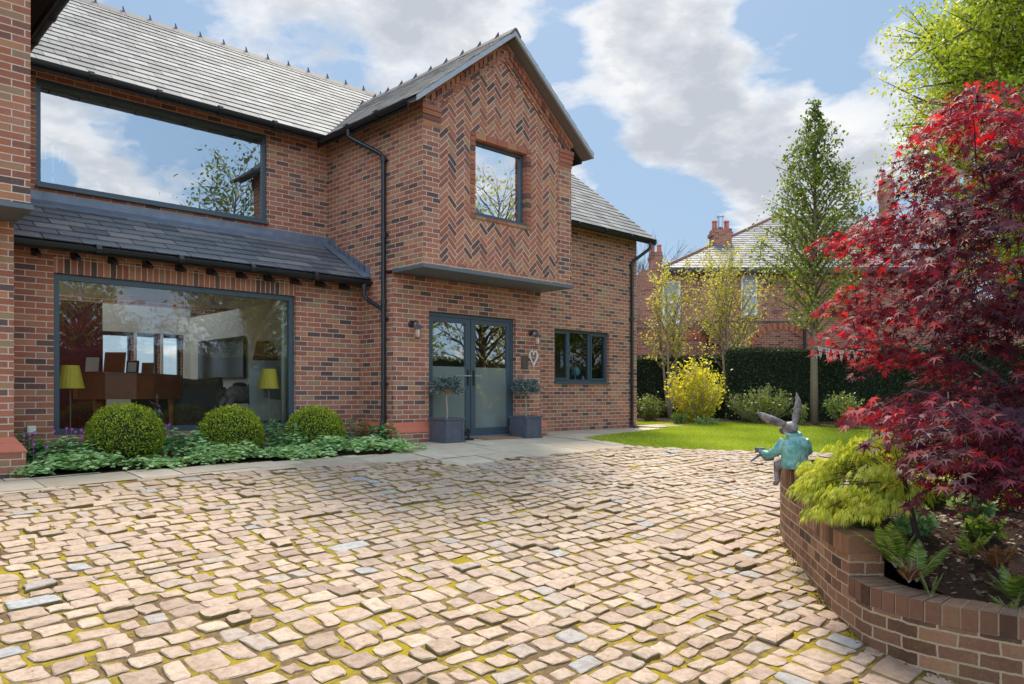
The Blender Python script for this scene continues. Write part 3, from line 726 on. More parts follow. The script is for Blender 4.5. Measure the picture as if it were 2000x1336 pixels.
# ---- windows
def frame_bars(b, x0, x1, z0, z1, y, fw, fd=.07, divs=()):
    b.box((x0, y, z0), (x0+fw, y+fd, z1)); b.box((x1-fw, y, z0), (x1, y+fd, z1))
    b.box((x0+fw, y, z1-fw), (x1-fw, y+fd, z1)); b.box((x0+fw, y, z0), (x1-fw, y+fd, z0+fw))
    for d in divs: b.box((d-fw*.5, y, z0+fw), (d+fw*.5, y+fd, z1-fw))
def window(W, y, fw, gmat, divs=(), sill=.0, sash=False):
    b = MB(); x0, x1, z0, z1 = W; frame_bars(b, x0, x1, z0, z1, y, fw, .07, divs)
    if sash:
        xs = [x0]+list(divs)+[x1]
        for i in range(len(xs)-1):
            if i == 1: continue
            frame_bars(b, xs[i]+fw*.7, xs[i+1]-fw*.7, z0+fw*.8, z1-fw*.8, y-.012, .045, .05)
    f = obj('window', b, M['anth'], house, uv=False)
    g = MB(); g.face([(x0+fw*.8, y+.035, z0+fw*.8), (x1-fw*.8, y+.035, z0+fw*.8), (x1-fw*.8, y+.035, z1-fw*.8), (x0+fw*.8, y+.035, z1-fw*.8)])
    obj('pane', g, M[gmat], f, uv=False)
    if sill:
        s_ = MB(); s_.box((x0-.01, y-.11, z0-.035), (x1+.01, y-.0005, z0-.002)); obj('sill', s_, M['anth'], f, uv=False)
    return f
fU = window(WU, YM+.035, .06, 'glass_up', sill=1)
window(WL, YB+.06, .075, 'glass_lo')
window(WG, YJ+.115, .045, 'glass_g', sill=1)
window(WS, YR+.07, .055, 'glass_lo', (12.02, 12.68), 1, True)
for (a, c) in ((4.95, 5.55), (5.62, 6.10), (6.17, 6.6)):
    window((a, c, .9, 2.0), 17.62, .05, 'glass_lo')
# ---- entrance doors
x0, x1, z0, z1 = WD; yd_ = YW+.07
b = MB(); frame_bars(b, x0, x1, z0, z1, yd_, .065, .09)
dr = obj('door_frame', b, M['anth'], house, uv=False)
b = MB(); b.box((x0+.03, yd_-.06, z0-.02), (x1-.03, yd_, z0+.02)); obj('threshold', b, M['lead'], dr, uv=False)
xm = (x0+x1)/2-.02
for (a, c, hs) in ((x0+.065, xm-.003, 1), (xm+.003, x1-.065, -1)):
    b = MB(); fw = .075
    b.box((a+.004, yd_+.012, z0+.03), (a+fw+.03*(hs < 0), yd_+.07, z1-.07)); b.box((c-fw-.03*(hs > 0), yd_+.012, z0+.03), (c-.004, yd_+.07, z1-.07))
    ia, ic = a+fw+.03*(hs < 0), c-fw-.03*(hs > 0)
    b.box((ia, yd_+.012, z1-.15), (ic, yd_+.07, z1-.07)); b.box((ia, yd_+.012, z0+.03), (ic, yd_+.07, z0+.15))
    d = obj('door', b, M['anth'], house, uv=False); d['label'] = 'left leaf of the glazed entrance doors' if hs > 0 else 'right leaf of the glazed entrance doors'
    g = MB(); g.face([(ia, yd_+.04, 1.15), (ic, yd_+.04, 1.15), (ic, yd_+.04, z1-.15), (ia, yd_+.04, z1-.15)]); obj('pane', g, M['glass_d'], d, uv=False)
    g = MB(); g.face([(ia, yd_+.041, z0+.15), (ic, yd_+.041, z0+.15), (ic, yd_+.041, 1.15), (ia, yd_+.041, 1.15)]); obj('reflection_pane', g, M['reflect_tint'], d, uv=False)  # lower glass carries the painted reflection
    xh = (c-.06) if hs > 0 else (a+.06)
    h = MB(); h.box((xh-.018, yd_-.0, .84), (xh+.018, yd_+.0118, 1.10)); obj('handle_plate', h, M['blackp'], d, uv=False)
    h = MB(); h.tube([(xh, yd_+.0, 1.0), (xh, yd_-.05, 1.0), (xh-.02*(-hs), yd_-.055, 1.0), (xh-hs*(-.0)+(-.13 if hs > 0 else .13), yd_-.055, 1.0)], .010, 8); obj('handle', h, simple('steel_handle', (.55, .55, .55), .25, 1) if hs > 0 else bpy.data.materials['steel_handle'], d, uv=False)
# ================================================================== rooms seen through the glass
M['plaster'] = simple('cream_plaster', (.82, .79, .68), .9, var=.05, scale=2)
M['white'] = simple('white_paint', (.80, .80, .80), .7, var=.03, scale=2)
M['floorw'] = simple('dark_wood_floor', (.10, .06, .04), .4, var=.3)
b = MB()
b.box((XL+.01, YB+.26, -.15), (XR, 17.45, -.03)); obj('room_floor', b, M['floorw'], house, uv=False)
b = MB()
b.box((XL+.001, YB+.26, -.15), (XL+.05, 17.45, 2.42)); b.box((XR-.05, YM, -.15), (XR-.0, 17.45, 2.42))
b.box((4.93, 17.40, -.15), (6.75, 17.45, .88)); b.box((4.93, 17.40, 2.02), (6.75, 17.45, 2.6)); b.box((5.56, 17.4, .88), (5.61, 17.45, 2.02)); b.box((6.11, 17.4, .88), (6.16, 17.45, 2.02)); b.box((6.61, 17.4, .88), (6.75, 17.45, 2.02))
obj('room_wall', b, M['plaster'], house, uv=False)
b = MB(); b.box((XL+.05, 17.40, -.15), (4.93, 17.45, 2.6)); obj('room_wall', b, simple('burgundy_wall', (.10, .02, .02), .8), house, uv=False)
b = MB(); b.box((XL, YB+.26, 2.42), (XR-.0, 14.9, 2.5)); obj('room_ceiling', b, M['white'], house, uv=False)  # stops short so light from the added roof opening gets in
b = MB(); b.box((XL+.05, YM+.9, 3.0), (XR, YM+3.2, 3.05)); obj('room_floor', b, M['white'], house, uv=False); b = MB(); b.box((XL+.0, YM+3.2, 2.5), (XR, YM+3.3, 6.3)); obj('room_wall', b, M['white'], house, uv=False)
b = MB(); b.box((XL, YM+.26, 5.0), (XR, YM+3.2, 5.05)); obj('room_ceiling', b, M['white'], house, uv=False)
b = MB(); b.box((2.5, YM+.10, 4.78), (5.65, YM+.14, 4.81))
for i in range(9): b.ball((2.65+i*.36, YM+.12, 4.76), .018, n=8, m=6)
obj('curtain_track', b, simple('brass', (.35, .30, .18), .4, .6), house, uv=False)
# hall behind the doors and the room behind the small window
b = MB(); b.box((XR+.25, YW+2.6, -.2), (14.2, YW+2.7, 2.6)); b.box((XR+.25, YW+.3, 2.45), (XW-.26, YW+2.6, 2.5)); b.box((XW, YR+.3, 2.45), (14.2, YW+2.6, 2.5)); b.box((10.5, YR+.3, -.2), (10.55, YW+2.6, 2.45)); obj('room_wall', b, simple('hall_wall', (.16, .15, .10), .9), house, uv=False)
b = MB(); b.box((XR+.25, YW+.26, -.15), (XW-.26, YW+2.6, -.05)); b.box((XW-.2, YR+.26, -.15), (14.2, YW+2.6, -.06)); obj('room_floor', b, M['floorw'], house, uv=False)
b = MB(); b.box((XR+.3, YJ+2.0, 2.7), (XW-.3, YJ+2.05, 5)); b.box((XR+.3, YJ+.3, 2.7), (XW-.3, YJ+2.0, 2.72)); obj('room_wall', b, M['white'], house, uv=False)
b = MB()
for i in range(7):
    x = 8.58+.05*i; b.tube([(x, YJ+.26+.02*(i % 2), 3.5), (x, YJ+.26+.02*(i % 2), 4.7)], .035, 8)
obj('curtain', b, simple('pale_curtain', (.42, .46, .36), .9), house, smooth=True, uv=False)
b = MB()
for i in range(2):
    x = 5.56+.04*i; b.tube([(x, YB+.22+.02*(i % 2), .2), (x, YB+.22+.02*(i % 2), 2.15)], .03, 8)
obj('curtain', b, bpy.data.materials['pale_curtain'], house, smooth=True, uv=False)
# ================================================================== GROUND
def in_poly(x, y, poly):
    c = False; n = len(poly)
    for i in range(n):
        x1, y1 = poly[i]; x2, y2 = poly[i-1]
        if (y1 > y) != (y2 > y) and x < (x2-x1)*(y-y1)/(y2-y1)+x1: c = not c
    return c
def sheet(name, poly, mat, dz, step=.35, kind='structure', hf=G):
    """mesh of a world polygon draped on the ground height"""
    bm = bmesh.new(); vs = [bm.verts.new((p[0], p[1], 0)) for p in poly]; bm.faces.new(vs)
    xs = [p[0] for p in poly]; ys = [p[1] for p in poly]
    def cut(lo, hi, ax):
        k = math.ceil(lo/step)*step
        while k < hi:
            co = (k, 0, 0) if ax == 0 else (0, k, 0); no = (1, 0, 0) if ax == 0 else (0, 1, 0)
            bmesh.ops.bisect_plane(bm, geom=bm.verts[:]+bm.edges[:]+bm.faces[:], plane_co=co, plane_no=no); k += step
    cut(min(xs), max(xs), 0); cut(min(ys), max(ys), 1)
    for v in bm.verts: v.co.z = hf(v.co.x, v.co.y)+dz
    me = bpy.data.meshes.new(name); bm.normal_update()
    for f in bm.faces:
        if f.normal.z < 0: f.normal_flip()
    bm.to_mesh(me); bm.free()
    for p in me.polygons: p.use_smooth = True
    o = link(me, name, mat); o['kind'] = kind; return o
# ground to the horizon
b = MB(); xs = [-600, -200, -80, -40, -20]+list(np.arange(-12, 32, .8))+[36, 44, 60, 90, 200, 600]; ys = [-600, -200, -80, -40, -20]+list(np.arange(-12, 36, .8))+[40, 50, 80, 200, 600]
nx = len(xs); b.v = [(x, y, G(x, y)-.10) for y in ys for x in xs]
b.f = [(j*nx+i, j*nx+i+1, (j+1)*nx+i+1, (j+1)*nx+i) for j in range(len(ys)-1) for i in range(nx-1)]; b.r = [0]*len(b.f)
o = obj('ground', b, M['ground'], smooth=True, uv=False); o['kind'] = 'structure'
edge_px = [(-120, 988), (0, 967), (108, 954), (225, 941), (405, 927), (560, 916), (675, 909), (760, 904), (845, 896), (866, 906), (910, 912), (945, 908), (988, 896), (1040, 892), (1105, 886), (1157, 881), (1196, 875), (1243, 872)]
lawn_px = [(1139, 856), (1196, 864), (1243, 871), (1300, 875), (1400, 879), (1520, 882), (1700, 887)]
path_edge = [tuple(ghit(*p).xy) for p in edge_px]; lawn_f = [tuple(ghit(*p).xy) for p in lawn_px]
bed_px = [(-40, 938), (60, 934), (200, 923), (330, 915), (440, 907), (560, 899), (690, 890), (768, 886)]
bed_edge = [tuple(ghit(*p).xy) for p in bed_px]
# garden wall plan, outer face
wl = [(3.0, 7.85), (2.78, 7.68), (2.62, 7.42), (2.53, 7.12), (2.46, 6.8), (2.36, 6.16), (2.27, 5.6), (2.21, 5.2), (2.20, 4.95), (2.20, 4.72), (2.26, 4.56), (2.35, 4.38), (2.49, 4.24), (2.62, 4.12), (2.72, 4.04), (3.0, 3.88), (3.4, 3.75), (4.0, 3.68), (4.8, 3.8)]
wl = [LD(*p) for p in wl]
def resample(pts, step):
    pts = [Vector((p[0], p[1], 0)) for p in pts]; out = []; n = len(pts)
    for i in range(n-1):
        p0, p1, p2, p3 = pts[max(i-1, 0)], pts[i], pts[i+1], pts[min(i+2, n-1)]
        for k in range(12):
            t = k/12; out.append(.5*((2*p1)+(p2-p0)*t+(2*p0-5*p1+4*p2-p3)*t*t+(3*p1-p0-3*p2+p3)*t**3))
    out.append(pts[-1]); res = [out[0]]; acc = 0; s = [0]
    for i in range(1, len(out)): s.append(s[-1]+(out[i]-out[i-1]).length)
    tot = s[-1]; m = max(2, int(tot/step)); j = 0
    for k in range(1, m+1):
        t = tot*k/m
        while j < len(s)-2 and s[j+1] < t: j += 1
        f = (t-s[j])/max(1e-9, s[j+1]-s[j]); res.append(out[j].lerp(out[j+1], f))
    return res, tot
wp, wtot = resample(wl, .090)
nw = len(wp)
wn = []
for i in range(nw):
    t = (wp[min(i+1, nw-1)]-wp[max(i-1, 0)]).normalized(); wn.append(Vector((-t.y, t.x, 0)))  # inward (to the bed)?
cbed = LD(4.0, 5.8)
if (cbed-wp[nw//2]).dot(wn[nw//2]) < 0: wn = [-n for n in wn]
ARC = [0]
for i in range(1, nw): ARC.append(ARC[-1]+(wp[i]-wp[i-1]).length)
def dof(p): return p.x*SN+p.y*CS
i1 = min(range(nw), key=lambda i: abs(dof(wp[i])-6.16)+(9 if i > nw*.6 else 0)); i2 = min(range(nw), key=lambda i: abs(dof(wp[i])-4.95)+abs(wp[i].x*CS-wp[i].y*SN-2.2)*2)
tops = [(0, i1, .04), (i1, i2, -.23), (i2, nw-1, -.49)]
lawn_poly = [Vector(p) for p in lawn_f]
far = [LD(14, 12), LD(16, 22), LD(2.9, 22.5)]
hb1 = Vector((14.45, 10.4)); 
lawn_w = lawn_f+[tuple(LD(7.2, 11.6).xy), tuple(LD(9, 9.5).xy), tuple(LD(14, 9.5).xy), tuple(LD(16, 19.0).xy), tuple(LD(9.5, 19.4).xy), tuple(LD(3.3, 20.6).xy), (15.6, 13.2), (15.2, 10.6), (14.9, 10.1)]
sheet('lawn', lawn_w, M['lawn'], .0, .5)
# driveway: mossy bed and the setts
drive_w = [(-5, 9.0)]+[p for p in path_edge[1:]]+lawn_f[3:]+[tuple(LD(6.9, 10.4).xy), tuple(LD(3.2, 8.0).xy)]+[tuple(p.xy) for p in wp[::4]]+[tuple(LD(4.8, 2.5).xy), tuple(LD(3, -3).xy), (-5, -3)]
sheet('driveway_bed', drive_w, M['moss'], -.001, .3)
b = MB()
y = -1.6
def sett_top(b, x0, y0, x1, y1, tilt, h, rv):
    """one stone: jittered quad outline, bevelled shoulders"""
    j = .019
    c = [(x0+random.uniform(-j, j), y0+random.uniform(-j, j)), (x1+random.uniform(-j, j), y0+random.uniform(-j, j)), (x1+random.uniform(-j, j), y1+random.uniform(-j, j)), (x0+random.uniform(-j, j), y1+random.uniform(-j, j))]
    cx, cy = (x0+x1)/2, (y0+y1)/2
    ring = []
    for k in range(4):
        p, q = c[k], c[(k+1) % 4]; pr = c[k-1]
        d = random.uniform(.04, .17)
        ring.append((p[0]+(pr[0]-p[0])*d, p[1]+(pr[1]-p[1])*d)); ring.append((p[0]+(q[0]-p[0])*d*.8, p[1]+(q[1]-p[1])*d*.8))
        m_ = ((p[0]+q[0])/2+random.uniform(-.011, .010), (p[1]+q[1])/2+random.uniform(-.011, .010)); ring.append(m_)
    n = len(ring); gz = G(cx, cy); gx = (G(cx+.1, cy)-gz)/.1; gy = (G(cx, cy+.1)-gz)/.1
    def z(x, y, dz): return gz+gx*(x-cx)+gy*(y-cy)+tilt[0]*(x-cx)+tilt[1]*(y-cy)+dz
    V = []
    for (s_, dz) in ((1.0, -.06), (1.0, h-.012), (.965, h-.003), (.88, h+.001)):
        V += [(cx+(p[0]-cx)*s_, cy+(p[1]-cy)*s_, z(cx+(p[0]-cx)*s_, cy+(p[1]-cy)*s_, dz+random.uniform(-.0028, .0028))) for p in ring]
    V.append((cx, cy, z(cx, cy, h+random.uniform(.0, .006))))
    Fs = [(r*n+i, r*n+(i+1) % n, (r+1)*n+(i+1) % n, (r+1)*n+i) for r in range(3) for i in range(n)]+[(3*n+i, 3*n+(i+1) % n, 4*n) for i in range(n)]
    b.grid(V, Fs, rv)
cnt = 0
while y < 9.6:
    dep = random.uniform(.125, .178) if random.random() > .06 else .23
    x = -4.8+random.random()*.2
    while x < 14.5:
        ln = random.uniform(.125, .225) if random.random() > .04 else random.uniform(.26, .38)
        xx, yy = x+ln/2, y+dep/2
        wav = .05*math.sin(xx*1.3+y)+.03*math.sin(xx*3.1)
        u_ = (xx*CS-yy*SN); d_ = xx*SN+yy*CS
        if d_ > 1.2 and abs(u_) < d_*.9+.8 and in_poly(xx, yy+wav, drive_w):
            big = random.random() < .07
            h = random.uniform(.003, .011)+(random.uniform(.008, .020) if big else 0)
            k = .05 if big else .014
            gap = random.uniform(.014, .031)
            if random.random() > .004: sett_top(b, x+gap*.5, y+wav+gap*.5, x+ln-gap*.5, y+dep+wav-gap*.5, (random.uniform(-k, k), random.uniform(-k, k)), h, random.random()); cnt += 1
        x += ln
    y += dep
print('setts', cnt)
o = obj('driveway', b, M['sett'], smooth=False, uv=False); o['kind'] = 'structure'
# flagstone path
path_w = bed_edge+[(6.72, 9.46), (7.5, 9.5), (9.4, 9.45), (10.2, 9.5), (10.25, 10.55), (14.55, 10.55), (14.6, 10.2), (14.9, 10.1)]+[lawn_f[0]]+[lawn_f[1], lawn_f[2]]+path_edge[::-1]
sheet('path_base', path_w, M['mortar'], -.012, .4)
b = MB(); y = 6.2; row = 0
while y < 10.6:
    dep = .60; x = -3+(row*.37) % .6
    while x < 15:
        ln = random.choice([.6, .75, .9, .45])
        g = .006
        for (a0, a1) in ((x+g, x+ln-g),):
            pl = [(a0, y+g), (a1, y+g), (a1, y+dep-g), (a0, y+dep-g)]
            cx, cy = (a0+a1)/2, y+dep/2
            # clip to path outline by sampling sub-cells
            nx_, ny_ = 8, 8; rv_ = random.random(); dz = random.uniform(0, .006)
            for i in range(nx_):
                for j in range(ny_):
                    q0, q1 = a0+(a1-a0)*i/nx_, a0+(a1-a0)*(i+1)/nx_; r0, r1 = y+g+(dep-2*g)*j/ny_, y+g+(dep-2*g)*(j+1)/ny_
                    if in_poly((q0+q1)/2, (r0+r1)/2, path_w):
                        b.face([(q0, r0, G(q0, r0)+dz), (q1, r0, G(q1, r0)+dz), (q1, r1, G(q1, r1)+dz), (q0, r1, G(q0, r1)+dz)], rv_)
        x += ln
    y += dep; row += 1
o = obj('path', b, M['flag'], uv=False); o['kind'] = 'structure'
b = MB(); b.face([(14.6, 10.2, G(15, 10)+.02), (17.5, 10.4, G(17.5, 10.4)+.02), (17.5, 11.0, G(17.5, 11)+.02), (14.6, 10.9, G(15, 11)+.02)]); o = obj('path', b, M['flag'], uv=False); o['kind'] = 'structure'
sheet('soil', bed_edge+[(6.75, 9.6), (6.75, 10.6), (-2, 10.6), (-2, 9.4)], M['soil'], -.01, .5)
# ================================================================== GARDEN WALL
gw = thing('garden_wall', 'curved stepped brick retaining wall with brick on edge coping', 'wall', tuple(wp[nw//2].xy)+(-.9,))
TH = .225
def strip(i0, i1_, zt, zb, name, mat, out=0.0, th=TH, vh=None):
    b = MB(); uv = []
    def q(pts, u): b.face(pts); uv.extend(u)
    def V(i, inn, z): p = wp[i]+wn[i]*(th if inn else -out); return (p.x, p.y, z)
    for i in range(i0, i1_):
        za, zb_ = (zb(i) if callable(zb) else zb), (zb(i+1) if callable(zb) else zb)
        u0, u1 = ARC[i], ARC[i+1]
        q([V(i, 0, za), V(i+1, 0, zb_), V(i+1, 0, zt), V(i, 0, zt)], [(u0, za), (u1, zb_), (u1, zt), (u0, zt)])
        q([V(i, 1, za), V(i, 1, zt), V(i+1, 1, zt), V(i+1, 1, zb_)], [(u0, za), (u0, zt), (u1, zt), (u1, zb_)])
        q([V(i, 0, zt), V(i+1, 0, zt), V(i+1, 1, zt), V(i, 1, zt)], [(u0, 0.01), (u1, 0.01), (u1, .24), (u0, .24)])
    for i, s_ in ((i0, 1), (i1_, -1)):
        za = (zb(i) if callable(zb) else zb)
        q([V(i, 0, za), V(i, 0, zt), V(i, 1, zt), V(i, 1, za)], [(0, za), (0, zt), (th, zt), (th, za)])
    b.uv = uv; return obj(name, b, mat, gw)
gbase = lambda i: -1.35
for k, (a, c, z) in enumerate(tops):
    strip(a, c, z-.122, gbase, 'brickwork', M['gwall'], 0, TH)
    # each coping brick on edge, slightly irregular
    b = MB(); uv = []
    for i in range(a, c):
        jz = random.uniform(-.003, .003); ji = random.uniform(-.003, .004); g_ = .06
        pa, pb = wp[i].lerp(wp[i+1], -.08 if i == a else g_), wp[i].lerp(wp[i+1], 1.08 if i == c-1 else 1-g_); na, nb = wn[i], wn[i+1]
        A0, A1, B0, B1 = pa-na*(.004+ji), pa+na*(TH+.004), pb-nb*(.004+ji), pb+nb*(TH+.004)
        lo, hi = z-.118, z+jz
        v = [(A0.x, A0.y, lo), (B0.x, B0.y, lo), (B1.x, B1.y, lo), (A1.x, A1.y, lo), (A0.x, A0.y, hi), (B0.x, B0.y, hi), (B1.x, B1.y, hi), (A1.x, A1.y, hi)]
        b.grid(v, [(3, 2, 1, 0), (4, 5, 6, 7), (0, 1, 5, 4), (1, 2, 6, 5), (2, 3, 7, 6), (3, 0, 4, 7)], random.random())
    obj('coping', b, None, gw)
def cope():
    m, nt = new_mat('coping_bricks'); c, _ = by_rnd(nt, [(0, (.08, .042, .03)), (.3, (.17, .082, .05)), (.7, (.27, .13, .08)), (1, (.38, .20, .12))])
    o = nt.add('ShaderNodeTexCoord').outputs['Object']; f = noise(nt, o, 30, 6, .7)
    c = nt.mix(nt.math('MULTIPLY', f, .6), c, nt.mix(1.0, c, (.45, .4, .4), 'MULTIPLY')); c = moss_top(nt, c, o)
    nz_ = nt.add('ShaderNodeSeparateXYZ', {0: nt.add('ShaderNodeNewGeometry').outputs['Normal']}).outputs[2]
    c = nt.mix(nt.math('MULTIPLY', nt.ramp(nz_, [(.6, 0), (.9, .55)]), noise(nt, o, 12)), c, (.60, .43, .34))
    finish(nt, c, .85, f, .8, .012, spec=.2); return m
cm_ = cope()
for o in gw.children:
    if o.name.startswith('coping'): o.data.materials.append(cm_)
# joints under coping bricks
for k, (a, c, z) in enumerate(tops): strip(a, c, z-.004, lambda i, z=z: z-.122, 'mortar_joint', M['lime'], -.004, TH-.002)
# planting bed inside the wall (raised)
inner = [wp[i]+wn[i]*(TH-.02) for i in range(0, nw, 2)]
def bedz(x, y):
    d = x*SN+y*CS; l = x*CS-y*SN
    t = sstep((d-3.8)/1.8)
    return -.60*(1-t)+(-.22)*t
bedpoly = [tuple(p.xy) for p in inner]+[tuple(LD(6.5, 4.5).xy), tuple(LD(7.5, 8.0).xy), tuple(LD(5.0, 9.6).xy), tuple(LD(3.6, 9.2).xy)]
def bedh(x, y):
    z = bedz(x, y); d = x*SN+y*CS
    t = sstep((d-7.0)/2.2); g_ = G(x, y)+.02
    return z*(1-t)+max(g_, -.45)*t+.02*math.sin(x*7)*math.cos(y*6)
sheet('planting_bed', bedpoly, M['soil'], 0, .12, hf=bedh)
# ================================================================== THINGS ON AND BY THE HOUSE
M['bulb'] = simple('bulb_glass', (.75, .50, .38), .15, var=.02)
def lantern(label, x, z):
    t = thing('wall_lantern', label, 'lantern', (x, YW, z), group='wall lanterns beside the entrance doors')
    b = MB(); b.lathe([(.0, 0), (.055, 0), (.055, .015), (.03, .03), (0, .03)], M=Matrix.Rotation(R(90), 4, 'X'), n=16); obj('backplate', b, M['blackp'], t, world=False, uv=False)
    b = MB(); b.tube([(0, -.02, 0), (0, -.07, .03), (0, -.13, .04), (0, -.17, .015), (0, -.175, -.04)], .011, 8); obj('arm', b, M['blackp'], t, world=False, uv=False)
    b = MB(); b.lathe([(.0, .03), (.025, .025), (.03, 0), (.085, -.035), (.09, -.045), (.05, -.035), (.03, -.04), (0, -.04)], c=(0, -.175, -.03), n=18); obj('hood', b, M['leadpl'], t, world=False, uv=False)
    b = MB(); b.lathe([(.0, 0), (.034, 0), (.038, -.06), (.034, -.15), (.0, -.155)], c=(0, -.175, -.07), n=14); g = obj('lamp_glass', b, M['bulb'], t, smooth=True, world=False, uv=False)
    b = MB(); b.tube([(.0, -.175, -.235), (0, -.175, -.225)], .042, 12)
    for k in range(4):
        a = k*math.pi/2+.7; b.tube([(.04*math.cos(a), -.175+.04*math.sin(a), -.07), (.04*math.cos(a), -.175+.04*math.sin(a), -.23)], .0035, 5)
    obj('cage', b, M['blackp'], t, world=False, uv=False)
lantern('small black wall lantern to the left of the glazed entrance doors', 7.135, 1.79)
lantern('small black wall lantern above the white twig heart wreath', 9.80, 1.80)
t = thing('heart_wreath', 'white twig heart wreath hanging on the brick below the right lantern', 'wreath', (9.84, YW, 1.36))
b = MB(); pts = []
for k in range(25):
    a = 2*math.pi*k/24; pts.append((.0062*16*math.sin(a)**3, -.03, .0095*(13*math.cos(a)-5*math.cos(2*a)-2*math.cos(3*a)-math.cos(4*a))))
M['twig'] = simple('white_twigs', (.70, .66, .60), .8, var=.15, scale=30)
for j in range(5): b.tube([(p[0]*random.uniform(.88, 1.12), p[1]-random.uniform(0, .02), p[2]*random.uniform(.88, 1.1)) for p in pts], .009, 5)
obj('twigs', b, M['twig'], t, world=False, uv=False)
b = MB(); b.tube([(0, -.02, .09), (0, -.01, .2)], .002, 5); obj('cord', b, M['twig'], t, world=False, uv=False)
b = MB(); b.box((9.56, YW-.018, 1.14), (9.72, YW-.002, 1.38)); b.box((9.575, YW-.022, 1.155), (9.705, YW-.019, 1.365))
tag(obj('wall_plaque', b, simple('bronze_plaque', (.10, .075, .06), .5, .3), uv=False), 'small dark plaque fixed to the brick beside the heart wreath', 'plaque')
pb = onY(60, 840, YB); t = thing('outdoor_socket', 'small white socket box on the brick left of the big lower window', 'socket', (pb.x, YB, pb.z))
b = MB(); b.box((-.045, -.05, -.05), (.045, 0, .05)); obj('box', b, M['white'], t, world=False, uv=False)
b = MB(); b.box((-.038, -.058, -.04), (.038, -.05, .045)); obj('cover', b, M['plaster'], t, world=False, uv=False)
# doormat, door stop
b = MB(); b.box((8.35, 9.20, G(8.8, 9.3)+.004), (9.15, 9.66, G(8.8, 9.3)+.022)); M['coir'] = simple('coir', (.32, .17, .08), .95, var=.25, scale=60, bump=.6)
tag(obj('doormat', b, M['coir'], uv=False), 'brown coir doormat lying at the entrance doors', 'doormat')
t = thing('boot_scraper', 'black boot scraper standing beside the left planter at the door', 'boot scraper', (8.02, 9.42, G(8, 9.4)))
b = MB(); b.box((-.16, -.10, 0), (.16, .10, .03)); obj('base', b, M['blackp'], t, world=False, uv=False)
b = MB()
for s_ in (-1, 1): b.tube([(s_*.13, 0, .03), (s_*.15, 0, .14), (s_*.10, 0, .19)], .018, 8)
b.box((-.13, -.012, .06), (.13, .012, .13)); b.ball((0, 0, .15), (.10, .05, .04)); obj('brush', b, M['blackp'], t, world=False, uv=False)
# ---- planters and clipped spruces
def make_planter():
    t = thing('planter', 'square panelled lead planter holding a clipped spruce, left of the doors', 'planter', (0, 0, 0), group='lead planters at the entrance doors')
    b = MB(); a = .195; h = .38
    b.box((-a, -a, 0), (a, -a+.02, h-.03)); b.box((-a, a-.02, 0), (a, a, h-.03)); b.box((-a, -a+.02, 0), (-a+.02, a-.02, h-.03)); b.box((a-.02, -a+.02, 0), (a, a-.02, h-.03)); b.box((-a+.02, -a+.02, 0), (a-.02, a-.02, .02)); obj('body', b, M['leadpl'], t, world=False, uv=False)
    c = a+.016
    for z0, z1, nm in ((h-.03, h, 'rim'), (0, .03, 'base_rim')):
        b = MB()
        b.box((-c, -c, z0), (c, -c+.035, z1)); b.box((-c, c-.035, z0), (c, c, z1)); b.box((-c, -c+.035, z0), (-c+.035, c-.035, z1)); b.box((c-.035, -c+.035, z0), (c, c-.035, z1)); obj(nm, b, M['leadpl'], t, world=False, uv=False)
    for sx in (-1, 1):
        for k in range(2):
            u = -a+.03+(2*a-.06)*k; w_ = .016; b = MB()
            b.box((u-w_, sx*(a+.006)-.005, .03), (u+w_, sx*(a+.006)+.005, h-.03)); obj('panel_moulding', b, M['leadpl'], t, world=False, uv=False); b = MB(); b.box((sx*(a+.006)-.005, u-w_, .03), (sx*(a+.006)+.005, u+w_, h-.03)); obj('panel_moulding', b, M['leadpl'], t, world=False, uv=False)
    b = MB(); b.box((-a+.02, -a+.02, h-.09), (a-.02, a-.02, h-.06)); obj('soil', b, M['soil'], t, world=False, uv=False)
    return t
pl = make_planter(); pl.location = (7.62, 9.33, G(7.62, 9.33))
p2 = copy_tree(pl); p2.location = (9.42, 9.36, G(9.42, 9.36)); p2['label'] = 'square panelled lead planter holding a clipped spruce, right of the doors'
def make_spruce(label, loc, rx, rz, zc, seed):
    r_ = np.random.default_rng(seed); t = thing('potted_spruce', label, 'shrub', loc, group='clipped spruces in the lead planters')
    b = MB(); b.tube([(0, 0, .30), (.012, 0, .5), (-.005, .005, .66), (0, 0, .85)], [.017, .015, .014, .012], 7)
    tips = []
    for k in range(70):
        a = k*2.4; e = r_.uniform(-.35, .9); L = rx*r_.uniform(.75, 1.05)
        p = Vector((math.cos(a)*math.cos(e)*L, math.sin(a)*math.cos(e)*L, zc+math.sin(e)*rz*1.0)); b.tube([(0, 0, zc-.12+.15*max(e, 0)), p*.5+Vector((0, 0, zc*.5)), p], [.008, .005, .003], 5); tips.append(p)
    obj('stem', b, M['barkl'], t, world=False, uv=False)
    C, T, N = [], [], []
    for p in tips:
        base = Vector((0, 0, zc)); d = (p-base)
        for sub in range(5):
            q0 = base+d*r_.uniform(.35, .8); dd = (d.normalized()+Vector(r_.normal(0, .45, 3))); dd.z += .15; dd.normalize(); L = r_.uniform(.06, .12)
            for i in range(26):
                s_ = r_.random(); c = q0+dd*L*s_; n_ = Vector(r_.normal(0, 1, 3)); n_ = (n_-dd*n_.dot(dd)).normalized()
                C.append(c); T.append(dd*.7+n_*.8); N.append(dd)
    leaves('foliage', np.array(C), np.array(T), np.array(N)+r_.normal(0, .3, (len(N), 3)), r_.uniform(.022, .038, len(C)), [(0, 0), (.17, .3), (0, 1), (-.17, .3)], M['spruce'], t, 0, world=False)
    return t
make_spruce('blue spruce with tan tips on a stem, in the left planter', tuple(pl.location), .29, .25, .84, 3)
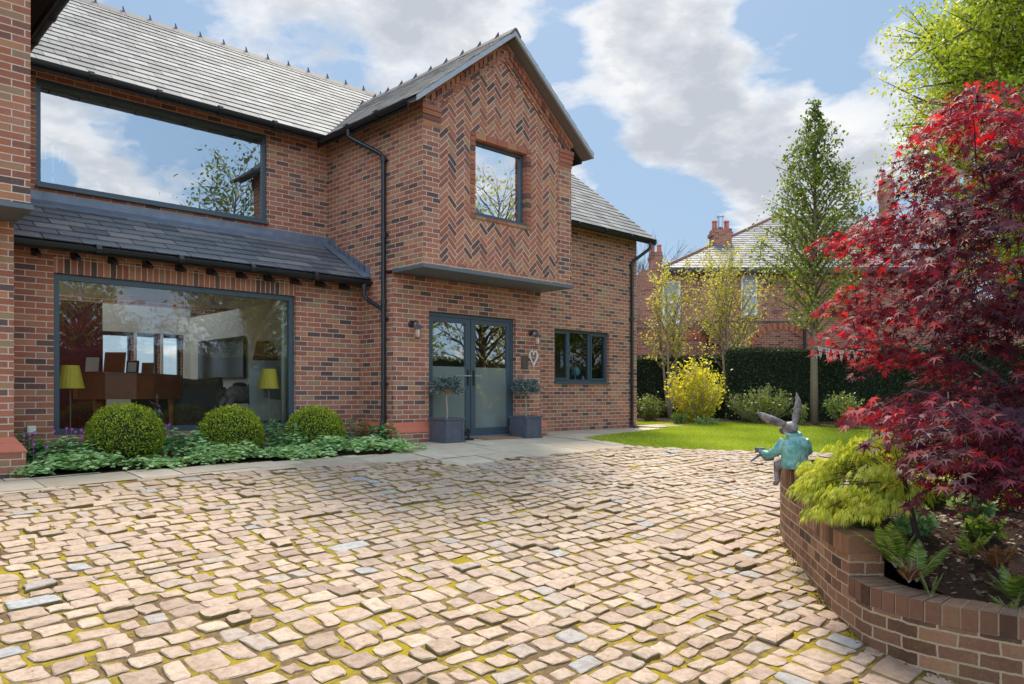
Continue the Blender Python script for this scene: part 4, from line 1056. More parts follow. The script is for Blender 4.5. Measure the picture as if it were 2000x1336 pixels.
make_spruce('dense dark blue spruce on a stem, in the right planter', tuple(p2.location), .27, .22, .84, 5)
# ---- box balls
def box_ball(label, x, y, zc, r):
    t = thing('box_ball', label, 'topiary', (x, y, G(x, y)), group='clipped box balls in the bed under the window'); n = 10500
    zc_ = zc-t.location.z
    d = unit(rng.normal(0, 1, (n, 3))); bump = 1+.05*np.sin(d[:, 0]*9+x)*np.sin(d[:, 1]*8)*np.sin(d[:, 2]*7)
    rr = r*(rng.uniform(.86, 1.0, n)+rng.exponential(.012, n))*bump; low = d[:, 2] < -.5; C = d*rr[:, None]*np.array([1, 1, .93]); C[:, 2] += zc_
    T = d*.8+rng.normal(0, .6, (n, 3)); T[:, 2] += .4
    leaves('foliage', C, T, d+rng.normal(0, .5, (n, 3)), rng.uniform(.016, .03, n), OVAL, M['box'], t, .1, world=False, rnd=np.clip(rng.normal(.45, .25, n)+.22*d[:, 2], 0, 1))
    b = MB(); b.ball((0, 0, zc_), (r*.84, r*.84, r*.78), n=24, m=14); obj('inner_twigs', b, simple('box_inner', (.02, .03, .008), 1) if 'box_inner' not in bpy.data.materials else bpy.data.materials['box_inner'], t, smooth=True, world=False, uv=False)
    b = MB(); b.tube([(0, 0, -.1), (0, 0, zc_)], .03, 8); obj('stem', b, M['bark'], t, world=False, uv=False)
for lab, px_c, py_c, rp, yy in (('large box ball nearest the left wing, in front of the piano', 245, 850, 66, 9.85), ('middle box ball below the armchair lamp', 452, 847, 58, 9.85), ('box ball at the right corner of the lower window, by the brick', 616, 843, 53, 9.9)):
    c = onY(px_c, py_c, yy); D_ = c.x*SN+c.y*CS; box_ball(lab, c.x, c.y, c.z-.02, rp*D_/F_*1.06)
# ---- geraniums
C, T, N, S, rv_ = [], [], [], [], []
clumps = []
for k in range(270):
    x = random.uniform(1.95, 6.75); f = random.random()
    y0 = np.interp(x, [p[0] for p in bed_edge], [p[1] for p in bed_edge]); y = y0+.06+f*(10.42-y0-.1)
    if x > 6.2 and y > 9.3 and random.random() < .6: continue
    if any((x-o.location.x)**2+(y-o.location.y)**2 < .36**2 for o in sc.objects if o.get('category') == 'topiary'): continue
    clumps.append((x, y, random.uniform(.11, .18) if f < .4 else random.uniform(.20, .32), random.uniform(.11, .19), f))
for (x, y, h, r, f) in clumps:
    for i in range(95):
        a = random.uniform(0, 2*math.pi); q = random.random()**.5; e = q*r
        zz_ = G(x, y)+h*(1+.45*math.sin(x*4.3+y*3))*(1-.65*q*q)+random.uniform(-.025, .015)
        C.append((x+math.cos(a)*e, y+math.sin(a)*e, zz_)); T.append((math.cos(a)+random.uniform(-.6, .6), math.sin(a)+random.uniform(-.6, .6), random.uniform(-.3, .3)))
        N.append((math.cos(a)*.5*q+random.uniform(-.3, .3), math.sin(a)*.5*q+random.uniform(-.3, .3), 1)); S.append(random.uniform(.036, .062))
        rv_.append(min(1, max(0, random.gauss(.72 if f < .45 else .32, .2))))
ger = leaves('geraniums', np.array(C), np.array(T), np.array(N), np.array(S), LOBED, M['geran'], None, .15, np.array(rv_)); ger['kind'] = 'stuff'; tag(ger, 'low pale green geranium plants covering the bed under the window', 'ground cover')
b = MB()
for (px, py) in ((130, 836), (140, 838), (147, 843), (158, 839), (105, 842), (58, 849), (66, 845), (92, 872), (41, 866), (66, 867), (26, 852), (47, 850), (160, 851), (330, 829), (325, 831), (440, 848)):
    p = onY(px, py, 9.9 if px > 100 else 9.75)
    for k in range(5):
        a = k*1.257; b.face([p, p+Vector((.011*math.cos(a-.5), -.004, .011*math.sin(a-.5))), p+Vector((.017*math.cos(a), -.008, .017*math.sin(a))), p+Vector((.011*math.cos(a+.5), -.004, .011*math.sin(a+.5)))])
    b.tube([p+Vector((0, .002, 0)), p+Vector((0, .02, -.18))], .002, 4)
fl = obj('geranium_flowers', b, M['pink'], ger, uv=False); fl['kind'] = 'stuff'
# ================================================================== FURNITURE SEEN THROUGH THE WINDOWS
M['mahog'] = simple('mahogany', (.34, .12, .045), .3, var=.25, scale=3); M['yshade'] = simple('mustard_shade', (.85, .68, .08), .8, var=.1, scale=30, bump=.4)
M['blacks'] = simple('black_screen', (.01, .012, .012), .15); M['greyf'] = simple('pale_blue_fabric', (.60, .68, .64), .9); M['dapple'] = simple('dapple_grey', (.30, .27, .24), .7, var=.5, scale=14)
M['brass'] = bpy.data.materials['brass']; M['card'] = simple('brown_card', (.34, .17, .08), .8); M['darkp'] = simple('purple_leather', (.09, .04, .07), .6); M['fur'] = simple('brown_throw', (.13, .10, .07), 1, var=.5, scale=12, bump=.8)
FZ = -.028
def lamp(label, x, y, group=None, zsh=.77, r0=.165, r1=.105, hs=.30, mat='yshade'):
    t = thing('floor_lamp', label, 'lamp', (x, y, FZ), group=group)
    b = MB(); b.lathe([(0, 0), (.12, 0), (.12, .015), (.02, .03), (0, .03)]); obj('base', b, M['brass'], t, world=False, uv=False)
    b = MB(); b.tube([(0, 0, .02), (.004, 0, .5), (0, 0, zsh-FZ+.1)], .009, 8); obj('stem', b, M['brass'], t, world=False, uv=False)
    b = MB(); V = []; n = 40
    for z, r in ((zsh-FZ, r0), (zsh-FZ+hs, r1)):
        for k in range(n): rr = r*(1+.02*(k % 2)); V.append((rr*math.cos(2*math.pi*k/n), rr*math.sin(2*math.pi*k/n), z))
    b.grid(V, [(k, (k+1) % n, n+(k+1) % n, n+k) for k in range(n)]); obj('lamp_shade', b, M[mat], t, world=False, uv=False)
p = onY(137, 769, 11.15); lamp('mustard pleated floor lamp behind the left edge of the lower window', p.x, p.y, 'mustard floor lamps in the window')
p = onY(525, 769, 10.98); lamp('mustard pleated floor lamp behind the right box ball side of the window', p.x, p.y, 'mustard floor lamps in the window', .78)
p = onY(518, 700, 13.2); lamp('brown shaded lamp behind the armchair at the back of the room', p.x, p.y, None, 1.32, .22, .15, .34, 'card')
# piano
pc = P(236, 769, 12.9); t = thing('grand_piano', 'dark mahogany grand piano standing behind the lower window', 'piano', (pc.x, pc.y, FZ), rz=R(138))
b = MB(); out = [(-.72, -.75), (.72, -.75), (.72, -.1), (.66, .25), (.40, .55), (.22, .95), (-.25, 1.05), (-.62, .8), (-.72, .4)]
b.prism([(x, y, .64) for x, y in out], (0, 0, .40)); obj('case', b, M['mahog'], t, world=False, uv=False)
b = MB(); b.prism([(x*1.02, y*1.02, 1.042) for x, y in out], (0, 0, .02)); obj('lid', b, M['mahog'], t, world=False, uv=False)
for (x, y) in ((-.6, -.6), (.6, -.6), (0, .8)):
    b = MB(); b.tube([(x, y, .74), (x, y, .5), (x, y, .06), (x, y, 0)], [.07, .05, .035, .045], 10); obj('leg', b, M['mahog'], t, world=False, uv=False)
b = MB(); b.box((-.62, -.80, .70), (.62, -.752, .76)); obj('keyboard', b, M['white'], t, world=False, uv=False)
def onpiano(name, label, cat, px, py, D, size, mat, tilt=0):
    p = P(px, py, D); t = thing(name, label, cat, (p.x, p.y, FZ+1.062), rz=-PSI)
    w_, d_, h = size; b = MB(); Mx = Matrix.Rotation(R(tilt), 4, 'X')
    b.box((-w_/2, -d_/2, 0), (w_/2, d_/2, h), M=Mx); obj('board', b, M[mat], t, world=False, uv=False)
    b = MB(); b.box((-w_/2+.03, -d_/2-.004, .03), (w_/2-.03, -d_/2-.001, h-.03), M=Mx); obj('picture', b, M['plaster'] if mat == 'darkp' else M['mahog'], t, world=False, uv=False)
onpiano('music_stand', 'brown wooden music desk standing upright on the piano', 'music stand', 222, 730, 12.6, (.34, .03, .36), 'card', -10)
onpiano('picture_frame', 'purple picture frame standing on the left of the piano', 'picture frame', 180, 730, 12.6, (.28, .03, .30), 'darkp', -8)
onpiano('picture_frame', 'small tan frame standing on the right end of the piano', 'picture frame', 288, 730, 12.8, (.20, .02, .19), 'card', -8)
onpiano('picture_frame', 'dark frame standing between the music desk and the tan frame', 'picture frame', 258, 730, 12.7, (.20, .03, .22), 'darkp', -8)
# armchair
pc = P(527, 769, 12.6); t = thing('armchair', 'pale grey-blue wingback armchair behind the right lamp', 'armchair', (pc.x, pc.y, FZ), rz=R(25))
def rbox(b, a, c, r=.03): b.box(a, c)
b = MB(); b.prism([(-.33, 0, .35), (.33, 0, .35), (.34, 0, .95), (.28, 0, 1.18), (.12, 0, 1.27), (-.12, 0, 1.27), (-.28, 0, 1.18), (-.34, 0, .95)], (0, .12, 0)); obj('backrest', b, M['greyf'], t, world=False, uv=False)
for s_ in (-1, 1):
    b = MB(); b.prism([(s_*.34-.04, .1, .3), (s_*.34-.04, -.55, .3), (s_*.34-.04, -.55, .62), (s_*.34-.04, -.2, .66), (s_*.34-.04, -.12, 1.1), (s_*.34-.04, .1, 1.15)], (.08, 0, 0)); obj('wing', b, M['greyf'], t, world=False, uv=False)
b = MB(); b.box((-.30, -.56, .3), (.30, 0, .5)); obj('seat', b, M['greyf'], t, world=False, uv=False)
for (x, y) in ((-.3, -.5), (.3, -.5), (-.3, .05), (.3, .05)):
    b = MB(); b.tube([(x, y, .3), (x, y, 0)], [.03, .02], 8); obj('leg', b, M['mahog'], t, world=False, uv=False)
# rocking horse
pc = P(470, 769, 13.3); t = thing('rocking_horse', 'dapple grey rocking horse beside the armchair', 'rocking horse', (pc.x, pc.y, FZ), rz=R(20))
b = MB(); b.ball((0, 0, .72), (.36, .15, .17)); b.tube([(.26, 0, .78), (.40, 0, .98), (.46, 0, 1.13)], [.12, .09, .07], 10); b.tube([(.44, 0, 1.16), (.56, 0, 1.10), (.64, 0, 1.02)], [.075, .06, .04], 10)
for s_ in (-1, 1):
    b.tube([(.24, s_*.09, .66), (.42, s_*.12, .48), (.56, s_*.13, .26)], [.06, .04, .03], 8); b.tube([(-.26, s_*.09, .66), (-.44, s_*.12, .48), (-.58, s_*.13, .26)], [.07, .045, .03], 8); b.ball((.45, s_*.04, 1.22), (.02, .012, .045))
o = obj('horse_body', b, M['dapple'], t, world=False, uv=False); m_ = o.modifiers.new('remesh', 'REMESH'); m_.mode = 'VOXEL'; m_.voxel_size = .02; m_.use_smooth_shade = True
for s_ in (-1, 1):
    b = MB(); b.tube([(-.7+1.4*k/10, s_*.14, .10+.16*abs(k/5-1)**2) for k in range(11)], .022, 8); obj('rocker', b, M['mahog'], t, world=False, uv=False)
b = MB(); b.ball((-.02, 0, .88), (.14, .10, .05)); obj('saddle', b, M['darkp'], t, world=False, uv=False)
b = MB(); b.tube([(-.34, 0, .8), (-.5, 0, .7), (-.52, 0, .45)], [.03, .05, .01], 8); obj('tail', b, M['fur'], t, world=False, uv=False)
# sofa with throw, television
pc = P(362, 769, 14.2); t = thing('sofa', 'dark sofa at the back of the room under a furry throw', 'sofa', (pc.x, pc.y, FZ), rz=R(-40))
b = MB(); b.box((-.8, -.4, .1), (.8, .4, .45)); obj('seat', b, M['fur'], t, world=False, uv=False)
b = MB(); b.box((-.8, -.45, .45), (.8, -.22, .85)); obj('backrest', b, simple('sofa_cloth', (.10, .10, .09), .9), t, world=False, uv=False)
b = MB(); b.tube([(-.7, -.34, .86), (-.2, -.34, .92), (.3, -.34, .88), (.75, -.34, .9)], [.1, .13, .11, .14], 10); tag(obj('fur_throw', b, M['fur'], t, world=False, uv=False))
a0, a1 = onX(390, 700, XR-.08), onX(480, 700, XR-.08)
t = thing('television', 'large black television hanging on the side wall of the room', 'television', (XR-.08, (a0.y+a1.y)/2, 1.43))
hw = abs(a0.y-a1.y)/2; b = MB(); b.box((-.04, -hw, -.42), (.0, hw, .42)); obj('body', b, M['blackp'], t, world=False, uv=False)
b = MB(); b.box((-.046, -hw+.03, -.39), (-.041, hw-.03, .39)); obj('screen', b, M['blacks'], t, world=False, uv=False)
# candelabra, jars and painting upstairs
M['silver'] = simple('silver', (.45, .45, .50), .3, .8); M['wax'] = simple('candle_wax', (.85, .80, .65), .5)
SZ = 3.455
b = MB(); b.box((2.45, YM+.26, 3.40), (5.7, YM+.62, 3.44)); obj('window_shelf', b, M['white'], house, uv=False)
def candelabrum(label, px, py, Y, s_=1.0):
    p = onY(px, py, Y); t = thing('candelabrum', label, 'candelabrum', (p.x, p.y, SZ-.012), group='silver candelabra on the upstairs window ledge')
    h = .50*s_; b = MB(); b.lathe([(0, 0), (.07, 0), (.06, .02), (.02, .05), (.015, h*.5), (.03, h*.55), (.014, h*.6), (.014, h), (0, h)], n=14)
    tops_ = [(0, h+.02)]
    for sx in (-1, 1):
        for q, w_ in ((.085, .6), (.14, .72)): b.tube([(0, 0, h*w_), (sx*q*.6, 0, h*w_-.02), (sx*q, 0, h*w_+.04), (sx*q, 0, h*.92)], .008, 6); tops_.append((sx*q, h*.92))
    obj('stand', b, M['silver'], t, world=False, uv=False)
    for (x, z) in tops_: c = MB(); c.tube([(x, 0, z), (x, 0, z+.17*s_)], .012, 8); obj('candle', c, M['wax'], t, world=False, uv=False)
candelabrum('five branched silver candelabrum at the left end of the upstairs window', 103, 345, YM+.40)
candelabrum('silver candelabrum half hidden at the right end of the upstairs window', 478, 400, YM+.44, .95)
M['china'] = simple('blue_white_china', (.62, .66, .75), .2, var=.3, scale=30)
for lab, px in (('blue and white ginger jar under the painting upstairs', 191), ('blue and white ginger jar near the right end of the upstairs window', 387)):
    p = onY(px, 370, YM+.42); t = thing('ginger_jar', lab, 'jar', (p.x, p.y, SZ-.012), group='ginger jars on the upstairs window ledge')
    b = MB(); b.lathe([(0, 0), (.06, 0), (.10, .06), (.115, .13), (.09, .20), (.05, .225), (.05, .235), (0, .235)], n=18); obj('jar', b, M['china'], t, smooth=True, world=False, uv=False)
    b = MB(); b.lathe([(0, .236), (.055, .236), (.055, .26), (.02, .275), (.015, .29), (0, .295)], n=14); obj('lid', b, M['china'], t, world=False, uv=False)
t = thing('painting', 'large pale figure painting on the wall of the upstairs room', 'painting', (3.55, YM+3.18, 4.0))
b = MB(); b.box((-.95, -.04, -.6), (.95, 0, .6)); obj('frame', b, M['brass'], t, world=False, uv=False)
def paint():
    m, nt = new_mat('painting'); o = nt.add('ShaderNodeTexCoord').outputs['Object']
    finish(nt, nt.ramp(noise(nt, o, 2.2, 5, .6), [(.3, (.16, .22, .34)), (.48, (.42, .38, .42)), (.62, (.55, .42, .38)), (.75, (.30, .30, .42))]), .6); return m
b = MB(); b.box((-.88, -.048, -.53), (.88, -.041, .53)); obj('canvas', b, paint(), t, world=False, uv=False)
# blue globe vase and things on the sill of the small window
p = onY(1124, 722, YR+.35); t = thing('globe_vase', 'turquoise globe ornament on a foot behind the small side window', 'ornament', (p.x, p.y, .98))
M['turq'] = simple('turquoise_glaze', (.10, .34, .40), .3, var=.4, scale=14)
b = MB(); b.ball((0, 0, .20), .11); obj('globe', b, M['turq'], t, smooth=True, world=False, uv=False)
b = MB(); b.lathe([(0, 0), (.06, 0), (.05, .015), (.012, .03), (.012, .10), (0, .10)], n=12); obj('foot', b, M['silver'], t, world=False, uv=False)
b = MB(); b.box((WS[0], YR+.26, .93), (WS[1], YR+.5, .968)); obj('window_shelf', b, M['white'], house, uv=False)
p = onY(1138, 735, YR+.36); t = thing('vase', 'small pale blue vase beside the globe ornament', 'vase', (p.x, p.y, .969)); b = MB(); b.lathe([(0, 0), (.03, 0), (.045, .05), (.02, .10), (.028, .12), (0, .12)], n=14); obj('body', b, M['china'], t, smooth=True, world=False, uv=False)
# ================================================================== TREES
def tree(name, label, cat, base, H, tr, z0, prof, nb, lpm, ls, lmat, bark, group=None, rise=.45, stems=1, seed=1, shape=OVAL, spread=.11, lean=(0, 0), droop=.2, twigs=3, splay=0.0, bias=0.0, tn=8):
    r_ = np.random.default_rng(seed); base = Vector(base); t = thing(name, label, cat, tuple(base), group=group)
    b = MB(); C, T, N, RV = [], [], [], []
    stems_ = []
    for s_ in range(stems):
        a = 2*math.pi*s_/max(1, stems)+r_.uniform(0, 1); sp = splay*(1 if stems > 1 else 0)
        pts = []
        for k in range(8):
            f = k/7; wob = .012*H*(1-f)*0+.010*H*math.sin(f*5+a)
            pts.append(Vector((lean[0]*f+math.cos(a)*sp*f**.8*H+wob*.5, lean[1]*f+math.sin(a)*sp*f**.8*H+wob*.4, H*.97*f*(1 if s_ == 0 else r_.uniform(.8, .95)))))
        b.tube(pts, [tr*(1-f*.93/1) + .004 for f in [k/7 for k in range(8)]] if stems == 1 else [tr*.6*(1-k/7*.9)+.003 for k in range(8)], tn); stems_.append(pts)
    for i in range(nb):
        pts = stems_[i % stems]; f = (i+.5)/nb; f = f**.9; z = z0+(H-z0)*f*.97
        ft = z/(H*.97); ft = min(ft, .999); k = min(6, int(ft*7)); st = pts[k].lerp(pts[k+1], ft*7-k)
        L = prof(f)*r_.uniform(.72, 1.08); az = i*2.399+r_.uniform(-.4, .4); ri = rise*(1+.5*f)
        if L < .03: continue
        d = Vector((math.cos(az), math.sin(az), ri)); d.normalize(); e = st+d*L*math.hypot(1, ri)*.95+Vector((0, 0, -droop*L*.3))
        mid = st.lerp(e, .5)+Vector((0, 0, .10*L)); br = max(.004, tr*.36*(L/max(.3, prof(.3)))*(1-f*.6))
        b.tube([st, mid, e], [br, br*.65, .003], 5)
        segs = [(st.lerp(mid, .3), mid), (mid, e)]
        for j in range(twigs):
            f2 = r_.uniform(.35, .95); q = st.lerp(mid, f2*2) if f2 < .5 else mid.lerp(e, f2*2-1)
            dv = (d+Vector(r_.normal(0, .55, 3))).normalized(); e2 = q+dv*L*r_.uniform(.22, .45); b.tube([q, e2], [br*.45, .002], 4, cap=False); segs.append((q, e2))
        for (p, q) in segs:
            n_ = max(2, int(lpm*(q-p).length))
            ss = r_.random(n_)**.8
            pos = np.array(p)[None, :]+ss[:, None]*np.array(q-p)[None, :]+r_.normal(0, spread*min(1, L), (n_, 3))
            C.append(pos); tv = r_.normal(0, 1, (n_, 3)); tv[:, 2] -= droop*2; T.append(tv)
            nn = r_.normal(0, .7, (n_, 3)); nn[:, 2] += 1; N.append(nn); RV.append(np.clip(r_.normal(.5+bias*(1-2*f), .22, n_)+.18*math.sin(i*1.7), 0, 1))
    obj('trunk', b, M[bark], t, smooth=True, world=False, uv=False)
    C = np.concatenate(C); n = len(C)
    leaves('crown', C, np.concatenate(T), np.concatenate(N), r_.uniform(ls*.7, ls*1.25, n), shape, M[lmat], t, .15, np.concatenate(RV), world=False)
    return t, n
NL = 0
def at(px, py, D): p = P(px, py, D); return p
# tall slender tree on the lawn edge
pb = at(1591, 826, 19.0); H = (826-190)*19.0/F_
t_, n = tree('ornamental_pear_tree', 'tall slender conical green tree rising in front of the hedge', 'tree', (pb.x, pb.y, -.03), H, .105, 2.0, lambda f: 1.80*(min(1, .5+f*2.8))*max(0.04, (1-f))**.80, 130, 36, .085, 'tree1', 'barkm', rise=.85, seed=4, spread=.10, twigs=5, bias=.22); NL += n
# two multi-stem trees
for (px, py, top, wd, seed, lab, D) in ((1308, 800, 505, 50, 11, 'small pale yellow leaved tree beside the house corner', 23.0), (1425, 800, 488, 72, 13, 'wide pale yellow leaved tree above the dark hedge', 22.6)):
    pb = at(px, 800, D); H = (800-top)*D/F_; w_ = wd*D/F_
    t_, n = tree('young_multi_stem_tree', lab, 'tree', (pb.x, pb.y, -.05), H, .085, 1.5, lambda f, w_=w_: w_*(.75+.5*math.sin(f*3))*(1-.45*f), 58, 26, .08, 'tree2', 'barkl', group='pale yellow young trees by the boundary', rise=1.15, stems=4, splay=.085, seed=seed, spread=.13, twigs=5); NL += n
# big lime green tree top right
pb = at(2075, 800, 16.0)
t_, n = tree('lime_tree', 'big lime green tree towering behind the red maple', 'tree', (pb.x, pb.y, -.1), 11.0, .20, 2.2, lambda f: 2.9*(.35+1.0*math.sin(min(1, f*1.15)*math.pi*.75))*(1-.45*f), 330, 62, .085, 'tree3', 'bark', rise=.38, seed=21, spread=.14, twigs=6); NL += n
# bare trees far behind
def bare(label, px, D, top, seed, w_):
    pb = at(px, 780, D); H = (780-top)*D/F_; r_ = np.random.default_rng(seed); t = thing('bare_tree', label, 'tree', (pb.x, pb.y, -.2), group='leafless trees in the distance'); b = MB()
    def rec(p, d, L, r, dep):
        q = p+d*L; b.tube([p, p.lerp(q, .5)+Vector(r_.normal(0, .03*L, 3)), q], [r, r*.8, r*.55], 4, cap=False)
        if dep == 0: return
        for k in range(3 if dep > 1 else 4):
            dd = (d+Vector(r_.normal(0, .42, 3))+Vector((0, 0, .12))).normalized(); rec(p.lerp(q, r_.uniform(.6, 1)), dd, L*r_.uniform(.62, .8), r*.55, dep-1)
    for s_ in range(2): rec(Vector((0, 0, 0)), Vector((r_.normal(0, .1), r_.normal(0, .1), 1)).normalized(), H*.34, .16, 5)
    obj('branches', b, M['bark'], t, world=False, uv=False)
bare('leafless tree rising over the right corner of the house', 1262, 42, 425, 31, 3); bare('leafless tree between the house and the far chimney', 1310, 50, 470, 33, 3); bare('low leafless tree left of the neighbouring roof', 1240, 38, 500, 35, 3)
bare('thin leafless tree between the wall and the lime tree', 1700, 46, 560, 37, 3)
# reflected trees behind the camera
rr = [(9, -13, 5.0, 1), (14.5, -12, 6.5, 2), (17.0, -14.5, 12.0, 3), (27, -17, 6.8, 4), (33, -14, 9.5, 5), (40, -12, 9.0, 6), (4, -15, 5.0, 7), (25.5, -9, 10.5, 8), (48, -14, 10, 9), (21, -22, 8.0, 10)]
labs = ['low bushy tree across the drive from the piano window', 'round green tree opposite the lower window', 'tall broad tree opposite the entrance', 'very tall tree opposite the gable window', 'tall tree opposite the small window', 'wide tree far to the right across the drive', 'small tree at the left across the drive', 'open tree close to the garden bed across the drive', 'farthest tree on the right across the drive', 'tree standing behind the tall broad tree across the drive']
for (x, y, h, s_) in rr:
    t_, n = tree('garden_tree', labs[s_-1], 'tree', (x, y, -1.3), h+1.3, .22, 1.2, lambda f, h=h: h*(.25 if h > 11.5 else .34)*(.5+.8*math.sin(min(1, f*1.1)*math.pi*.8))*(1-.35*f), 100, 7 if s_ != 8 else 3, .20, ('tree1', 'tree3', 'tree2')[s_ % 3], 'bark', group='trees across the drive behind the viewer', rise=.6, seed=50+s_, spread=.30, twigs=5, tn=6); NL += n
# ================================================================== HEDGES
def hedge(label, p0, p1, top0, th, n, seed, mat='hedge', ls=(.04, .08), zb=0.0, group='clipped yew hedges along the boundary'):
    r_ = np.random.default_rng(seed); p0, p1 = Vector(p0), Vector(p1); L = (p1-p0).length; d = (p1-p0).normalized(); nn = Vector((-d.y, d.x, 0))
    if nn.dot(Vector((SN, CS, 0))) < 0: nn = -nn
    t = thing('hedge', label, 'hedge', ((p0+p1)/2).to_tuple()[:2]+(0,), group=group)
    b = MB(); a = .06; z1 = top0-a
    q = [p0+d*a+nn*a, p1-d*a+nn*a, p1-d*a+nn*(th-a), p0+d*a+nn*(th-a)]
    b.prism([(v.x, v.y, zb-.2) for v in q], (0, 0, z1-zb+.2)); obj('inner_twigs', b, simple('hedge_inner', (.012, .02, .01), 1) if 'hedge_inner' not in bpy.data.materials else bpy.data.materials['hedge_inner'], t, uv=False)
    u = r_.random(n)*L; face = r_.random(n); hgt = zb+r_.random(n)*(top0-zb)
    front = face < .62; topm = (face >= .62)&(face < .86); side = face >= .86
    w_ = np.where(front, r_.uniform(-.03, .07, n), r_.uniform(0, th, n)); z = np.where(topm, top0+r_.uniform(-.06, .035, n), hgt); u = np.where(side, r_.choice([0.02, L-.02], n)+r_.uniform(-.05, .05, n), u)
    z = z+np.where(topm, .03*np.sin(u*2.1), 0); w_ = w_+np.where(front, .04*np.sin(u*3.1)*np.sin(z*4), 0)
    C = np.array(p0)[None, :]+u[:, None]*np.array(d)[None, :]+w_[:, None]*np.array(nn)[None, :]; C[:, 2] = z
    T = r_.normal(0, 1, (n, 3)); T -= .5*np.array(nn)[None, :]; T[:, 2] += .4
    leaves('foliage', C, T, r_.normal(0, 1, (n, 3)), r_.uniform(ls[0], ls[1], n), [(0, 0), (.22, .4), (0, 1), (-.22, .4)], M[mat], t, .1)
hedge('long dark clipped yew hedge behind the slender tree', P(1421, 690, 20.9).to_tuple()[:2]+(0,), P(2350, 690, 18.0).to_tuple()[:2]+(0,), 1.90, 1.0, 46000, 1)
hedge('lower shaded yew hedge set back beside the house corner', P(1200, 700, 23.6).to_tuple()[:2]+(0,), P(1421, 700, 22.6).to_tuple()[:2]+(0,), 1.82, .9, 14000, 2)
hedge('unseen laurel hedge added behind the viewer to darken the window reflections', (60, -10.5, 0), (-4, -10.5, 0), 2.3, 1.2, 30000, 3, 'shrubG', (.12, .2), -1.6, 'laurel hedge')  # out of view, added so the lower panes mirror dark green
# border soil in front of the hedges
def strip_poly(pts): return [tuple(ghit(*p).xy) if False else tuple(P(p[0], 800, p[1]).xy) for p in pts]
sheet('border_soil', strip_poly([(1200, 19.9), (1420, 19.8), (1600, 18.6), (1800, 18.0), (1980, 17.6), (1980, 20), (1600, 21), (1200, 24)]), M['soil'], .03, .6)
# ================================================================== SHRUBS
def shrub(name, label, px, D, w_px, top, base, n, ls, mat, seed, group=None, shape=OVAL, stem=True, cat='shrub', z=None, open_=.55, flowers=0, tops=0.5, stemmat='barkl'):
    r_ = np.random.default_rng(seed); pb = at(px, base, D); rx = w_px/2*D/F_; h = (base-top)*D/F_; zb = pb.z if z is None else z
    t = thing(name, label, cat, (pb.x, pb.y, zb), group=group)
    b = MB(); C, T, N = [], [], []; ns = max(14, n//45)
    for k in range(ns):
        a = r_.uniform(0, 2*math.pi); q = r_.random()**.5; hh = h*(1-.35*q**2)*r_.uniform(.72, 1.03); e = Vector((math.cos(a)*q*rx, math.sin(a)*q*rx, hh))
        st = Vector((math.cos(a)*q*rx*.15, math.sin(a)*q*rx*.15, 0)); mid = st.lerp(e, .5)+Vector((math.cos(a)*q*rx*.12, math.sin(a)*q*rx*.12, 0))
        b.tube([st, mid, e], [.012, .007, .003], 4, cap=False)
        m_ = n//ns; s_ = 1-(1-r_.random(m_)*(1-.1))**1*open_*1.0 if open_ else r_.random(m_); s_ = r_.uniform(1-open_-.25, 1.0, m_).clip(.05, 1)
        p = (np.array(mid)[None, :]*(2*(1-s_))[:, None]+np.array(e)[None, :]*(2*s_-1)[:, None]); lo = s_ < .5; p[lo] = np.array(st)[None, :]*(1-2*s_[lo])[:, None]+np.array(mid)[None, :]*(2*s_[lo])[:, None]
        C.append(p+r_.normal(0, .045*h**.5, (m_, 3))); tv = r_.normal(0, .8, (m_, 3)); tv[:, 2] += tops; T.append(tv); nv = r_.normal(0, .6, (m_, 3)); nv[:, 2] += .8; N.append(nv)
    obj('stems', b, M[stemmat], t, world=False, uv=False)
    C = np.concatenate(C); C[:, 2] = np.maximum(C[:, 2], .02); n = len(C)
    leaves('foliage', C, np.concatenate(T), np.concatenate(N), r_.uniform(ls*.7, ls*1.25, n), shape, M[mat], t, .15, np.clip(r_.normal(.42, .2, n)+.3*(C[:, 2]/h-.5), 0, 1), world=False)
    if flowers:
        k = r_.choice(n, flowers); leaves('flowers', np.repeat(C[k], 4, 0)+r_.normal(0, .02, (flowers*4, 3)), r_.normal(0, 1, (flowers*4, 3)), r_.normal(0, 1, (flowers*4, 3)), .085, OVAL, bpy.data.materials.get('blush_flower') or simple('blush_flower', (.75, .50, .42), .7), t, .1, world=False)
    return t
shrub('golden_shrub', 'bright golden yellow shrub with a few blush flowers by the lawn', 1362, 19.4, 122, 690, 830, 4600, .085, 'shrubY', 61, open_=.8, flowers=14)
shrub('pieris_shrub', 'wide green and bronze shrub between the golden shrub and tall tree', 1488, 19.4, 135, 752, 828, 4200, .06, 'shrubG', 62, 'bronze and green shrubs below the hedge')
shrub('pieris_shrub', 'dull green shrub in shade beside the house corner', 1268, 20.6, 70, 765, 824, 1600, .06, 'shrubG', 63, 'bronze and green shrubs below the hedge')
shrub('pieris_shrub', 'open green shrub just right of the slender tree trunk', 1644, 18.6, 80, 762, 826, 1500, .07, 'shrubG', 64, 'bronze and green shrubs below the hedge')
shrub('pieris_shrub', 'small thin shrub left of the slender tree trunk, behind the hare', 1566, 18.9, 44, 785, 826, 500, .06, 'shrubG', 68, 'bronze and green shrubs below the hedge')
shrub('small_border_plant', 'small dark green plant at the foot of the golden shrub', 1330, 18.9, 36, 800, 832, 500, .06, 'fern', 65)
shrub('small_border_plant', 'low grey green plant right of the small dark green one', 1375, 18.9, 50, 812, 832, 400, .05, 'geran', 66)
